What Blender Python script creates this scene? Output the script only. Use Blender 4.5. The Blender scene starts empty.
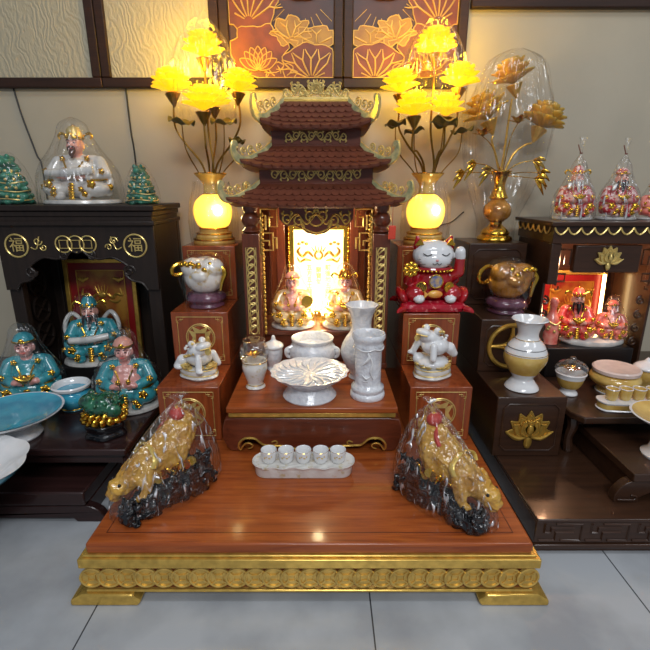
import bpy, bmesh, math, random
import numpy as np
from mathutils import Matrix, Vector, Euler, noise
SC = bpy.context.scene
COL = SC.collection
PI = math.pi
R = math.radians
random.seed(7)

# ------------------------------------------------------------------ camera, world, lights, exposure
cd = bpy.data.cameras.new('camera'); cam = bpy.data.objects.new('camera', cd); COL.objects.link(cam)
cam.location = (0, 0, .89); cam.rotation_euler = (R(90) - math.atan(136 / 460), 0, 0)
cd.sensor_width = 36; cd.lens = 36 * 460 / 650; cd.clip_start = .01
SC.camera = cam
SC.view_settings.view_transform = 'Standard'; SC.view_settings.look = 'None'
SC.view_settings.gamma = 1; SC.view_settings.use_curve_mapping = False
SC.view_settings.exposure = 0.0
SC.cycles.use_denoising = True
SC.cycles.transparent_max_bounces = 32
SC.cycles.sample_clamp_indirect = 6
w = bpy.data.worlds.new('world'); SC.world = w; w.use_nodes = True
w.node_tree.nodes['Background'].inputs[0].default_value = (.80, .87, 1.0, 1)
w.node_tree.nodes['Background'].inputs[1].default_value = .24

def area(name, loc, rot, sx, sy, power, col):
    l = bpy.data.lights.new(name, 'AREA'); l.shape = 'RECTANGLE'; l.size = sx; l.size_y = sy; l.energy = power; l.color = col
    o = bpy.data.objects.new(name, l); COL.objects.link(o); o.location = loc; o.rotation_euler = rot
area('ceiling_light_near', (.05, .35, 2.9), (0, 0, 0), 1.3, .35, 14, (.93, .96, 1))
area('ceiling_light_room', (.3, -1.7, 2.7), (R(25), 0, 0), 1.4, .6, 66, (.93, .96, 1))
area('ceiling_light_side', (2.2, .3, 2.9), (0, 0, 0), .5, 1.3, 14, (.93, .96, 1))
def lamp(name, loc, power, col, r=.012):
    l = bpy.data.lights.new(name, 'POINT'); l.energy = power; l.color = col; l.shadow_soft_size = r
    o = bpy.data.objects.new(name, l); COL.objects.link(o); o.location = loc
    return o

# ------------------------------------------------------------------ materials
def new_mat(name):
    m = bpy.data.materials.new(name); m.use_nodes = True
    return m, m.node_tree.nodes, m.node_tree.links, m.node_tree.nodes['Principled BSDF']
def lin(c):
    return tuple(((v / 12.92) if v <= .04045 else ((v + .055) / 1.055) ** 2.4) for v in [x / 255 for x in c])
def mat(name, c, rough=.4, metal=0, var=.15, vs=30, bump=0, bs=80, coat=0, sss=0, emit=0, ecol=None, stretch=None, c2=None, crange=(.35, .65)):
    m, N, L, P = new_mat(name)
    c = lin(c); c2 = lin(c2) if c2 else tuple(max(0, x * (1 - var)) for x in c)
    tc = N.new('ShaderNodeTexCoord'); mp = N.new('ShaderNodeMapping'); L.new(tc.outputs['Object'], mp.inputs[0])
    if stretch: mp.inputs['Scale'].default_value = stretch
    nz = N.new('ShaderNodeTexNoise'); nz.inputs['Scale'].default_value = vs; nz.inputs['Detail'].default_value = 4
    L.new(mp.outputs[0], nz.inputs['Vector'])
    cr = N.new('ShaderNodeValToRGB'); cr.color_ramp.elements[0].color = (*c2, 1); cr.color_ramp.elements[1].color = (*c, 1)
    cr.color_ramp.elements[0].position, cr.color_ramp.elements[1].position = crange
    L.new(nz.outputs[0], cr.inputs[0]); L.new(cr.outputs[0], P.inputs['Base Color'])
    P.inputs['Roughness'].default_value = rough; P.inputs['Metallic'].default_value = metal
    P.inputs['Coat Weight'].default_value = coat; P.inputs['Coat Roughness'].default_value = .08
    if sss:
        P.inputs['Subsurface Weight'].default_value = sss; P.inputs['Subsurface Radius'].default_value = (.02, .012, .01)
    if emit:
        P.inputs['Emission Color'].default_value = (*lin(ecol), 1); P.inputs['Emission Strength'].default_value = emit
    if bump:
        b = N.new('ShaderNodeBump'); b.inputs['Strength'].default_value = bump; b.inputs['Distance'].default_value = .003
        n2 = N.new('ShaderNodeTexNoise'); n2.inputs['Scale'].default_value = bs; n2.inputs['Detail'].default_value = 3
        L.new(mp.outputs[0], n2.inputs['Vector']); L.new(n2.outputs[0], b.inputs['Height']); L.new(b.outputs[0], P.inputs['Normal'])
    return m
def wood(name, c, c2, rough=.22, st=(2, 30, 30), vs=2.2, coat=.35):
    m, N, L, P = new_mat(name)
    tc = N.new('ShaderNodeTexCoord'); mp = N.new('ShaderNodeMapping'); L.new(tc.outputs['Object'], mp.inputs[0]); mp.inputs['Scale'].default_value = st
    nz = N.new('ShaderNodeTexNoise'); nz.inputs['Scale'].default_value = vs; nz.inputs['Detail'].default_value = 8; nz.inputs['Roughness'].default_value = .65; nz.inputs['Distortion'].default_value = .6
    L.new(mp.outputs[0], nz.inputs['Vector'])
    cr = N.new('ShaderNodeValToRGB'); cr.color_ramp.elements[0].color = (*lin(c2), 1); cr.color_ramp.elements[1].color = (*lin(c), 1)
    cr.color_ramp.elements[0].position = .3; cr.color_ramp.elements[1].position = .68
    L.new(nz.outputs[0], cr.inputs[0]); L.new(cr.outputs[0], P.inputs['Base Color'])
    P.inputs['Roughness'].default_value = rough; P.inputs['Coat Weight'].default_value = coat; P.inputs['Coat Roughness'].default_value = .1
    P.inputs['Specular IOR Level'].default_value = .35
    b = N.new('ShaderNodeBump'); b.inputs['Strength'].default_value = .06; b.inputs['Distance'].default_value = .002
    L.new(nz.outputs[0], b.inputs['Height']); L.new(b.outputs[0], P.inputs['Normal'])
    return m
def film(name, glos=.4, base=.04, rough=.16, crease=.3, milk_glint=.3, cr0=.38, tint=(1, 1, 1), sc=(30, 30, 9)):
    m, N, L, P = new_mat(name); N.remove(P); out = N['Material Output']
    tr = N.new('ShaderNodeBsdfTransparent'); tr.inputs[0].default_value = (*tint, 1)
    gl = N.new('ShaderNodeBsdfGlossy'); gl.inputs['Roughness'].default_value = rough
    tc = N.new('ShaderNodeTexCoord'); mp = N.new('ShaderNodeMapping'); mp.inputs['Scale'].default_value = sc; L.new(tc.outputs['Object'], mp.inputs[0])
    nz = N.new('ShaderNodeTexNoise'); nz.noise_type = 'RIDGED_MULTIFRACTAL'; nz.inputs['Scale'].default_value = 1.1; nz.inputs['Detail'].default_value = 3; nz.inputs['Distortion'].default_value = 1.0
    L.new(mp.outputs[0], nz.inputs['Vector'])
    b = N.new('ShaderNodeBump'); b.inputs['Strength'].default_value = 1.0; b.inputs['Distance'].default_value = .012
    L.new(nz.outputs[0], b.inputs['Height']); L.new(b.outputs[0], gl.inputs['Normal'])
    fr = N.new('ShaderNodeLayerWeight'); fr.inputs['Blend'].default_value = .3; L.new(b.outputs[0], fr.inputs['Normal'])
    # folded creases are several film layers thick and mirror more of the room
    rg = N.new('ShaderNodeValToRGB'); rg.color_ramp.elements[0].position = cr0; rg.color_ramp.elements[1].position = cr0 + .3; L.new(nz.outputs[0], rg.inputs[0])
    m0 = N.new('ShaderNodeMath'); m0.operation = 'MULTIPLY_ADD'; m0.inputs[1].default_value = crease; m0.inputs[2].default_value = base; L.new(rg.outputs[0], m0.inputs[0])
    ma = N.new('ShaderNodeMath'); ma.operation = 'MULTIPLY_ADD'; ma.use_clamp = True; ma.inputs[1].default_value = glos
    L.new(fr.outputs['Facing'], ma.inputs[0]); L.new(m0.outputs[0], ma.inputs[2])
    mx = N.new('ShaderNodeMixShader'); L.new(ma.outputs[0], mx.inputs[0]); L.new(tr.outputs[0], mx.inputs[1]); L.new(gl.outputs[0], mx.inputs[2])
    # creases get white diffuse: crumple whitening plus painted-in glints
    df = N.new('ShaderNodeBsdfDiffuse'); df.inputs[0].default_value = (.9, .9, .92, 1); L.new(b.outputs[0], df.inputs['Normal'])
    mk = N.new('ShaderNodeMath'); mk.operation = 'MULTIPLY'; mk.inputs[1].default_value = milk_glint; L.new(rg.outputs[0], mk.inputs[0])
    my = N.new('ShaderNodeMixShader'); L.new(mk.outputs[0], my.inputs[0]); L.new(mx.outputs[0], my.inputs[1]); L.new(df.outputs[0], my.inputs[2])
    L.new(my.outputs[0], out.inputs[0])
    return m
def glow(name, c, strength, c2=None):
    m, N, L, P = new_mat(name); N.remove(P)
    e = N.new('ShaderNodeEmission'); e.inputs[0].default_value = (*lin(c), 1); e.inputs[1].default_value = strength
    L.new(e.outputs[0], N['Material Output'].inputs[0])
    return m
def glassy(name, c, transl=.55, rough=.15, emit=0, ecol=None, bump=.3, bs=60):
    # coloured thin glass: translucent + diffuse + gloss
    m, N, L, P = new_mat(name); N.remove(P); out = N['Material Output']
    t = N.new('ShaderNodeBsdfTranslucent'); t.inputs[0].default_value = (*lin(c), 1)
    d = N.new('ShaderNodeBsdfDiffuse'); d.inputs[0].default_value = (*lin(c), 1)
    g = N.new('ShaderNodeBsdfGlossy'); g.inputs['Roughness'].default_value = rough
    nz = N.new('ShaderNodeTexNoise'); nz.inputs['Scale'].default_value = bs; nz.inputs['Detail'].default_value = 3
    tc = N.new('ShaderNodeTexCoord'); L.new(tc.outputs['Object'], nz.inputs['Vector'])
    b = N.new('ShaderNodeBump'); b.inputs['Strength'].default_value = bump; b.inputs['Distance'].default_value = .004; L.new(nz.outputs[0], b.inputs['Height'])
    for n in (d, g): L.new(b.outputs[0], n.inputs['Normal'])
    m1 = N.new('ShaderNodeMixShader'); m1.inputs[0].default_value = transl; L.new(d.outputs[0], m1.inputs[1]); L.new(t.outputs[0], m1.inputs[2])
    m2 = N.new('ShaderNodeMixShader'); fr = N.new('ShaderNodeFresnel'); L.new(fr.outputs[0], m2.inputs[0]); L.new(m1.outputs[0], m2.inputs[1]); L.new(g.outputs[0], m2.inputs[2])
    last = m2
    if emit:
        e = N.new('ShaderNodeEmission'); e.inputs[0].default_value = (*lin(ecol or c), 1); e.inputs[1].default_value = emit
        a = N.new('ShaderNodeAddShader'); L.new(m2.outputs[0], a.inputs[0]); L.new(e.outputs[0], a.inputs[1]); last = a
    L.new(last.outputs[0], out.inputs[0])
    return m

RED = wood('red_wood_long', (170, 88, 38), (120, 53, 23), rough=.3, coat=.22)
REDV = wood('red_wood_upright', (154, 76, 38), (118, 52, 26), st=(30, 30, 2))
MAHO = wood('mahogany', (110, 52, 30), (80, 35, 20), rough=.3, st=(3, 25, 25))
MAHOV = wood('mahogany_upright', (108, 54, 32), (80, 37, 22), rough=.3, st=(25, 25, 3))
TILE = mat('roof_tile_wood', (112, 60, 42), .42, var=.22, vs=40, bump=.15)
DARK = wood('dark_wood', (52, 31, 29), (36, 21, 20), rough=.26, coat=.3)
DARKR = wood('dark_brown_wood', (66, 42, 28), (46, 29, 20), rough=.3, coat=.2)
DARKV = wood('dark_wood_upright', (44, 32, 25), (28, 20, 16), rough=.48, st=(25, 25, 2), coat=.03)
GOLD = mat('gold_leaf', (216, 172, 78), .3, .7, var=.25, vs=50, bump=.25, bs=90)
GOLDS = mat('gold_leaf_worn', (236, 194, 98), .26, .7, var=.28, vs=50, bump=.12, bs=60)
GOLDB = mat('bright_gold', (232, 184, 70), .2, 1, var=.15, vs=40)
GOLDP = mat('pale_gold_paint', (236, 206, 126), .28, .55, var=.25, vs=60)
SILV = mat('pale_verdigris_gold', (226, 208, 146), .3, .5, var=.3, vs=60, c2=(164, 166, 124))
PORC = mat('white_porcelain', (226, 226, 226), .14, 0, var=.08, vs=25, coat=.6, bump=.04)
PORCR = mat('relief_porcelain', (222, 223, 226), .18, 0, vs=60, coat=.5, bump=1.0, bs=95, c2=(200, 202, 208), crange=(.3, .55))
PORCG = mat('porcelain_gilt', (224, 222, 216), .2, 0, vs=55, coat=.5, bump=.4, bs=75, c2=(206, 194, 160), crange=(.34, .42))
CREAM = mat('yellow_glaze', (216, 184, 104), .14, 0, vs=18, coat=.6, c2=(190, 150, 72))
TURQ = mat('turquoise_glaze', (64, 170, 196), .12, 0, vs=14, coat=.7, c2=(36, 138, 172), bump=.2, bs=50)
TEAL = mat('teal_robe', (64, 166, 176), .22, 0, vs=30, coat=.5, c2=(34, 124, 138))
GREEN = mat('green_glaze', (58, 136, 108), .15, 0, vs=35, coat=.7, c2=(20, 82, 66), bump=.3, bs=60)
JADE = mat('dark_jade', (40, 110, 78), .12, 0, vs=60, coat=.8, c2=(10, 52, 40), bump=.5, bs=90)
SKIN = mat('painted_skin', (226, 160, 142), .35, 0, var=.12, vs=40, coat=.3)
PINK = mat('pink_glaze', (222, 150, 150), .3, 0, var=.15, vs=30, coat=.4)
WHITE = mat('white_glaze', (224, 220, 212), .2, 0, vs=25, coat=.5, c2=(192, 190, 186))
REDG = mat('red_glaze', (180, 24, 34), .14, 0, var=.3, vs=30, coat=.8)
REDR = mat('red_robe', (205, 52, 52), .25, 0, vs=45, coat=.4, c2=(225, 128, 112), crange=(.38, .6))
REDP = mat('red_panel', (140, 22, 22), .35, 0, var=.2, vs=10)
BLACK = mat('black_resin', (22, 22, 26), .16, 0, vs=60, coat=.6, bump=.8, bs=60, c2=(8, 8, 10))
INK = mat('black_paint', (20, 16, 16), .4)
AMBER = mat('amber_resin', (206, 160, 66), .18, 0, vs=26, coat=.7, c2=(172, 120, 40), bump=.35, bs=60, sss=.15)
PURP = mat('purple_glaze', (116, 72, 92), .16, 0, vs=25, coat=.7, c2=(84, 48, 64))
BEIGE = mat('crackle_white', (232, 226, 218), .16, 0, vs=30, coat=.7, bump=.15, bs=40, c2=(206, 172, 96), crange=(.33, .43))
AMBG = mat('gold_glass_glaze', (206, 146, 58), .14, .25, vs=26, coat=.8, bump=.35, bs=45, c2=(146, 92, 30))
STEM = mat('antique_brass', (150, 116, 52), .35, .9, var=.3, vs=50)
LEAFM = mat('dark_brass_leaf', (112, 104, 56), .4, .35, var=.3, vs=30)
CABLE = mat('black_cable', (22, 20, 20), .5)
WRAP = film('clear_wrap')
WRAPS = film('soft_clear_wrap', glos=.3, base=.03, rough=.14, crease=.16, milk_glint=.12)
WRAPB = film('crinkled_heavy_wrap', glos=.5, base=.05, rough=.18, crease=.7, milk_glint=.75, sc=(52, 52, 13), cr0=.19)
GLASS = film('clear_glass', glos=.8, base=.12, rough=.06, crease=.3, milk_glint=.12, sc=(12, 12, 12))
PETAL = glassy('lit_lotus_petal', (255, 216, 80), .62, .15, emit=.55, ecol=(255, 206, 24))
PETALA = glassy('amber_glass_petal', (255, 214, 104), .55, .12)
BULB = glow('lit_bulb', (255, 226, 140), 42)
VGLOW = glassy('lit_vase_glass', (250, 214, 120), .6, .12, emit=.03, ecol=(255, 190, 40), bs=45, bump=.5)

# ------------------------------------------------------------------ mesh builder
def cat(pts, sub=6, closed=False):
    P = [Vector(p) for p in pts]; n = len(P); out = []
    if n < 3: return P
    rng = n if closed else n - 1
    for i in range(rng):
        if closed: a, b, c, d = P[i - 1], P[i], P[(i + 1) % n], P[(i + 2) % n]
        else: a, b, c, d = P[max(i - 1, 0)], P[i], P[i + 1], P[min(i + 2, n - 1)]
        for k in range(sub):
            t = k / sub; t2 = t * t; t3 = t2 * t
            out.append(.5 * ((2 * b) + (c - a) * t + (2 * a - 5 * b + 4 * c - d) * t2 + (3 * b - a - 3 * c + d) * t3))
    if not closed: out.append(P[-1])
    return out
def interp(vals, n):
    if not isinstance(vals, (list, tuple)): return [vals] * n
    return list(np.interp(np.linspace(0, 1, n), np.linspace(0, 1, len(vals)), vals))
class MB:
    def __init__(s): s.V, s.F, s.I, s.mi = [], [], [], 0
    def add(s, V, F, M=None):
        o = len(s.V)
        s.V += [(M @ Vector(v)) for v in V] if M is not None else [Vector(v) for v in V]
        s.F += [tuple(i + o for i in f) for f in F]; s.I += [s.mi] * len(F)
        return s
    def box(s, x0, x1, y0, y1, z0, z1, M=None):
        V = [(x, y, z) for x in (x0, x1) for y in (y0, y1) for z in (z0, z1)]
        return s.add(V, [(0, 1, 3, 2), (4, 6, 7, 5), (0, 4, 5, 1), (2, 3, 7, 6), (0, 2, 6, 4), (1, 5, 7, 3)], M)
    def loft(s, rings, M=None, cap=True, closed=True):
        n = len(rings[0]); V = [p for r in rings for p in r]; F = []
        for i in range(len(rings) - 1):
            for j in range(n if closed else n - 1):
                k = (j + 1) % n; F.append((i * n + j, i * n + k, (i + 1) * n + k, (i + 1) * n + j))
        if cap and closed:
            F.append(tuple(range(n))); F.append(tuple(range((len(rings) - 1) * n, len(rings) * n)))
        return s.add(V, F, M)
    def lathe(s, prof, n=32, M=None, fr=None, cap=True, sy=1):
        rings = []
        for i, (r, z) in enumerate(prof):
            r = max(r, 1e-5); ring = []
            for j in range(n):
                th = 2 * PI * j / n; q = r * (fr(th, i, z) if fr else 1)
                ring.append((q * math.cos(th), q * math.sin(th) * sy, z))
            rings.append(ring)
        return s.loft(rings, M, cap)
    def tube(s, pts, r, n=8, sub=0, closed=False, M=None, flat=1):
        P = cat(pts, sub, closed) if sub else [Vector(p) for p in pts]
        rs = interp(r, len(P)); rings = []; up = None; m = len(P)
        for i, p in enumerate(P):
            if closed: t = P[(i + 1) % m] - P[i - 1]
            else: t = P[min(i + 1, m - 1)] - P[max(i - 1, 0)]
            t = t.normalized() if t.length > 1e-9 else Vector((0, 0, 1))
            if up is None:
                up = Vector((0, 1, 0)) if abs(t.y) < .9 else Vector((1, 0, 0))
            a = (up - t * up.dot(t)); a = a.normalized() if a.length > 1e-6 else t.orthogonal().normalized(); up = a
            b = t.cross(a)
            rings.append([p + (a * math.cos(2 * PI * k / n) * flat + b * math.sin(2 * PI * k / n)) * rs[i] for k in range(n)])
        if closed:
            V = [q for r_ in rings for q in r_]; F = [(i * n + j, i * n + (j + 1) % n, ((i + 1) % m) * n + (j + 1) % n, ((i + 1) % m) * n + j) for i in range(m) for j in range(n)]
            return s.add(V, F, M)
        return s.loft(rings, M)
    def ell(s, c, r, rot=(0, 0, 0), n=16, m=10, M=None):
        if not isinstance(r, (tuple, list)): r = (r, r, r)
        T = Matrix.Translation(c) @ Euler(rot).to_matrix().to_4x4()
        if M is not None: T = M @ T
        rings = []
        for i in range(m + 1):
            ph = PI * i / m; q = max(math.sin(ph), 1e-4)
            rings.append([(r[0] * q * math.cos(2 * PI * j / n), r[1] * q * math.sin(2 * PI * j / n), -r[2] * math.cos(ph)) for j in range(n)])
        return s.loft(rings, T)
    def cap_(s, a, b, r0, r1, n=12):
        a, b = Vector(a), Vector(b); d = (b - a); L = d.length
        q = d.to_track_quat('Z', 'Y').to_matrix().to_4x4() if L > 1e-6 else Matrix()
        prof = [(r0 * math.cos(t), r0 * math.sin(t)) for t in np.linspace(-PI / 2, 0, 5)] + [(r1 * math.cos(t), L + r1 * math.sin(t)) for t in np.linspace(0, PI / 2, 5)]
        return s.lathe(prof, n, Matrix.Translation(a) @ q)
    def prism(s, poly, y0, y1, M=None):
        # closed outline in x,z pushed through y (concave allowed)
        n = len(poly); V = [(x, y0, z) for x, z in poly] + [(x, y1, z) for x, z in poly]
        F = [(i, (i + 1) % n, n + (i + 1) % n, n + i) for i in range(n)]
        F += [tuple(range(n)), tuple(range(2 * n - 1, n - 1, -1))]
        return s.add(V, F, M)
    def torus(s, c, R_, r, M=None, n=32, k=8, flat=1, sz=1):
        # ring in the x,z plane
        pts = [(c[0] + R_ * math.cos(2 * PI * i / n), c[1], c[2] + sz * R_ * math.sin(2 * PI * i / n)) for i in range(n)]
        return s.tube(pts, r, k, 0, True, M, flat)
    def spiral(s, c, r0, turns, a0, r, d=1, M=None, n=None, tail=None):
        n = n or int(14 * turns) + 4; pts = []
        for i in range(n + 1):
            t = i / n; a = a0 + d * 2 * PI * turns * t; q = r0 * (1 - .82 * t)
            pts.append((c[0] + q * math.cos(a), c[1], c[2] + q * math.sin(a)))
        if tail: pts = list(tail) + pts
        return s.tube(pts, [r, r, r * .8, r * 1.2], 6, 0, False, M)
    def build(s, name, m, parent=None, bevel=0, smooth=40, loc=None, seg=2, solid=0):
        me = bpy.data.meshes.new(name); me.from_pydata([tuple(v) for v in s.V], [], s.F)
        ms = m if isinstance(m, (list, tuple)) else [m]
        for q in ms: me.materials.append(q)
        if len(ms) > 1: me.polygons.foreach_set('material_index', s.I)
        b = bmesh.new(); b.from_mesh(me); bmesh.ops.recalc_face_normals(b, faces=b.faces); b.to_mesh(me); b.free()
        me.polygons.foreach_set('use_smooth', [True] * len(me.polygons)); me.set_sharp_from_angle(angle=R(smooth))
        o = bpy.data.objects.new(name, me); COL.objects.link(o)
        if parent is not None: o.parent = parent
        if loc: o.location = loc
        if solid:
            q = o.modifiers.new('thick', 'SOLIDIFY'); q.thickness = solid; q.offset = 0
        if bevel:
            q = o.modifiers.new('bevel', 'BEVEL'); q.width = bevel; q.segments = seg; q.limit_method = 'ANGLE'; q.angle_limit = R(35)
        return o
def thing(name, label, cate, loc, rz=0, group=None):
    o = bpy.data.objects.new(name, None); COL.objects.link(o); o.empty_display_size = .03
    o.location = loc; o.rotation_euler = (0, 0, rz); tag(o, label, cate, group); return o
def tag(o, label, cate, group=None):
    o['label'] = label; o['category'] = cate
    if group: o['group'] = group
    return o
def struct(o): o['kind'] = 'structure'; return o
def text(name, s, size, m, parent, M, depth=.001):
    c = bpy.data.curves.new(name, 'FONT'); c.body = s; c.size = size; c.extrude = depth; c.align_x = 'CENTER'; c.align_y = 'CENTER'; c.resolution_u = 3
    t = bpy.data.objects.new(name, c); COL.objects.link(t); dg = bpy.context.evaluated_depsgraph_get(); dg.update()
    me = bpy.data.meshes.new_from_object(t.evaluated_get(dg)); COL.objects.unlink(t); bpy.data.objects.remove(t)
    me.materials.clear(); me.materials.append(m); me.transform(M)
    o = bpy.data.objects.new(name, me); COL.objects.link(o); o.parent = parent; return o
FRONT = Matrix.Rotation(R(90), 4, 'X')      # text stands up facing -Y
def at(x, y, z, k=1): return Matrix.Translation((x, y, z)) @ Matrix.Scale(k, 4)

def blob(name, prims, mats, parent, vox, smooth=4, disp=0, dfreq=60, floor=False):
    """one continuous surface grown round ellipsoids ('e', c, r, rot, mi) and capsules ('c', a, b, r0, r1, mi)"""
    mb = MB()
    for p in prims:
        if p[0] == 'e': mb.ell(p[1], p[2], p[3], 20, 14)
        else: mb.cap_(p[1], p[2], p[3], p[4])
    o = mb.build(name, mats)
    q = o.modifiers.new('r', 'REMESH'); q.mode = 'VOXEL'; q.voxel_size = vox
    if smooth:
        q = o.modifiers.new('s', 'SMOOTH'); q.factor = .5; q.iterations = smooth
    dg = bpy.context.evaluated_depsgraph_get(); dg.update()
    me = bpy.data.meshes.new_from_object(o.evaluated_get(dg)); old = o.data; o.modifiers.clear(); o.data = me; bpy.data.meshes.remove(old)
    me.name = name; me.materials.clear()
    for m in mats: me.materials.append(m)
    n = len(me.polygons); co = np.zeros(n * 3); me.polygons.foreach_get('center', co); co = co.reshape(-1, 3)
    best = np.full(n, 1e9); idx = np.zeros(n, int)
    for p in prims:
        if p[0] == 'e':
            Rm = np.array(Euler(p[3]).to_matrix()); r = np.array(p[2] if isinstance(p[2], (tuple, list)) else (p[2],) * 3)
            q = (co - np.array(p[1])) @ Rm; d = (np.linalg.norm(q / r, axis=1) - 1) * r.min(); mi = p[4]
        else:
            a, b = np.array(p[1]), np.array(p[2]); ab = b - a; L2 = max(ab @ ab, 1e-12); t = np.clip(((co - a) @ ab) / L2, 0, 1)
            d = np.linalg.norm(co - a - t[:, None] * ab, axis=1) - (p[3] + (p[4] - p[3]) * t); mi = p[5]
        k = d < best; best[k] = d[k]; idx[k] = mi
    if floor:
        for v in me.vertices: v.co.z = max(v.co.z, .0004)
    if disp:
        for v, nn in [(v, v.normal.copy()) for v in me.vertices]: v.co += nn * (disp if v.co.z > .004 or not floor else 0) * (noise.turbulence(v.co * dfreq, 3, False) - .55)
    me.polygons.foreach_set('material_index', idx.astype(np.int32)); me.polygons.foreach_set('use_smooth', [True] * n)
    o.parent = parent
    return o
def sc_prims(P, k, off=(0, 0, 0)):
    off = np.array(off, float); out = []
    for p in P:
        if p[0] == 'e':
            r = p[2] if isinstance(p[2], (tuple, list)) else (p[2],) * 3
            out.append(('e', tuple(np.array(p[1]) * k + off), tuple(np.array(r) * k), p[3], p[4]))
        else: out.append(('c', tuple(np.array(p[1]) * k + off), tuple(np.array(p[2]) * k + off), p[3] * k, p[4] * k, p[5]))
    return out
def wrap(parent, prof, seed=1, n=72, amp=.06, tie=None, m=None, sy=1, lean=(0, 0), name='plastic_wrap'):
    """crinkled clear film: prof = (r, z) upward; creases run upward; tie=(r, z) adds a gathered neck that flares above it"""
    rnd = random.Random(seed); ks = [(rnd.randint(3, 6), rnd.random() * 6, .5), (rnd.randint(8, 13), rnd.random() * 6, .35), (rnd.randint(17, 29), rnd.random() * 6, .3)]
    rid = [(rnd.randint(9, 15), rnd.random() * 6), (rnd.randint(19, 31), rnd.random() * 6)]; n = max(n, 132)
    P = list(prof)
    if tie:
        r, z = tie; P += [(r, z), (r * .9, z + .006), (r * 2.6, z + .03), (r * 4.2, z + .05)]
    pts = cat([(a, 0, b) for a, b in P], 4)
    def fr(th, i, z):
        t = i / len(pts)
        return 1 + amp * sum(w_ * math.sin(k * th + ph + 2.2 * t * math.sin(ph)) for k, ph, w_ in ks) * (.5 + 1.2 * t) + amp * (.3 + .5 * t) * sum((1 - abs(math.sin(k * th * .5 + ph + 1.7 * t * math.sin(3 * ph)))) ** 5 for k, ph in rid)
    mb = MB(); rings = []
    z0 = pts[0].z; zt = pts[-1].z
    for i, p in enumerate(pts):
        t = (p.z - z0) / (zt - z0 + 1e-9)
        rings.append([(max(p.x, 1e-4) * fr(2 * PI * j / n, i, p.z) * math.cos(2 * PI * j / n) + lean[0] * t, max(p.x, 1e-4) * fr(2 * PI * j / n, i, p.z) * math.sin(2 * PI * j / n) * sy + lean[1] * t, p.z) for j in range(n)])
    mb.loft(rings, cap=False)
    o = mb.build(name, m or WRAP, parent, smooth=80)
    if tie:
        k = MB(); t = (tie[1] - z0) / (zt - z0)
        k.tube([(lean[0] * t + tie[0] * 1.25 * math.cos(a), lean[1] * t + tie[0] * 1.25 * math.sin(a) * sy, tie[1]) for a in np.linspace(0, 2 * PI, 14)[:-1]], .0022, 6, 0, True)
        k.tube([(lean[0] * t - tie[0], lean[1] * t - tie[0], tie[1]), (lean[0] * t - tie[0] - .008, lean[1] * t - .01, tie[1] + .014), (lean[0] * t - tie[0] - .013, lean[1] * t - .012, tie[1] + .026)], .0016, 5)
        k.build('twist_tie', mat_tie, o)
    return o
mat_tie = mat('brown_tie', (116, 56, 40), .5)
def disc_sq(mb, c, r, t, M=None, rim=True):
    """an old coin seen from the front: raised rim, square hole outline, curved spokes"""
    mb.lathe([(r * .97, 0), (r * .97, t)], 28, (M if M is not None else Matrix()) @ Matrix.Translation(c) @ FRONT)
    y = c[1] - t - r * .05
    mb.torus((c[0], y, c[2]), r * .92, r * .11, M, 28, 6)
    s = r * .3
    mb.tube([(c[0] - s, y, c[2] - s), (c[0] + s, y, c[2] - s), (c[0] + s, y, c[2] + s), (c[0] - s, y, c[2] + s)], r * .09, 5, 0, True, M)
    for k in range(4):
        a = PI / 4 + k * PI / 2
        mb.tube([(c[0] + s * 1.25 * math.cos(a), y, c[2] + s * 1.25 * math.sin(a)), (c[0] + r * .86 * math.cos(a), y, c[2] + r * .86 * math.sin(a))], r * .08, 5, 0, False, M)
def scrollwork(mb, w_, h, n, y=0, r=.002, M=None, env=None, seed=0):
    """mirrored carved vine: open scrolls hung alternately above and below a wavy stem, with leaf tips"""
    for sgn in (-1, 1):
        stem = []
        for i in range(n):
            t = (i + .5) / n; x = sgn * w_ / 2 * t; hh = h * (env(t) if env else 1); q = min(w_ / 2 / n * .5, hh * .40); up = 1 if i % 2 == 0 else -1
            zc = up * (hh * .5 - q) * .35 if not env else hh * .5 - h * .5 + (up * .12 * hh)
            mb.spiral((x, y, zc), q, 1.15, -PI / 2 * up, r, sgn * up, M)
            stem.append((x - sgn * q * 1.1, y, zc + up * q * .5)); stem.append((x, y, zc - up * q))
            for dx, dz, L_ in ((.75, .9, .75), (-.7, .95, .6)):
                mb.tube([(x + sgn * dx * q * .8, y, zc + up * q * .35), (x + sgn * dx * q * 1.15, y, zc + up * q * dz), (x + sgn * dx * q * .75, y, zc + up * (q * dz + q * L_ * .5))], [r * .7, r * 1.5, r * .4], 6, 4, False, M)
        mb.tube(stem, r * .9, 6, 4, False, M)
    return mb
def petal(mb, L, W, tilt, az, c=(0, 0, 0), cup=.35, curl=.25, tip=.25, ns=7, nw=5, M=None, rd=.7):
    """one cupped petal growing from c: tilt from vertical, az round the axis"""
    rows = []
    for i in range(ns + 1):
        s = i / ns; wd = W * (math.sin(PI * min(.985, .12 + s * .88)) ** rd) * (1 - tip * s)
        a = tilt + curl * s; rr = L * (math.sin(tilt) * s + .12 * math.sin(a) * s * s); zz = L * math.cos(tilt) * s - L * .1 * curl * s * s
        rows.append([])
        for j in range(nw):
            u = j / (nw - 1) * 2 - 1; x = u * wd; inn = cup * wd * u * u
            pr = rr - inn * math.cos(tilt); pz = zz + inn * math.sin(tilt)
            rows[-1].append((c[0] + pr * math.cos(az) - x * math.sin(az), c[1] + pr * math.sin(az) + x * math.cos(az), c[2] + pz))
    mb.loft(rows, M, cap=False, closed=False)

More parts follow.
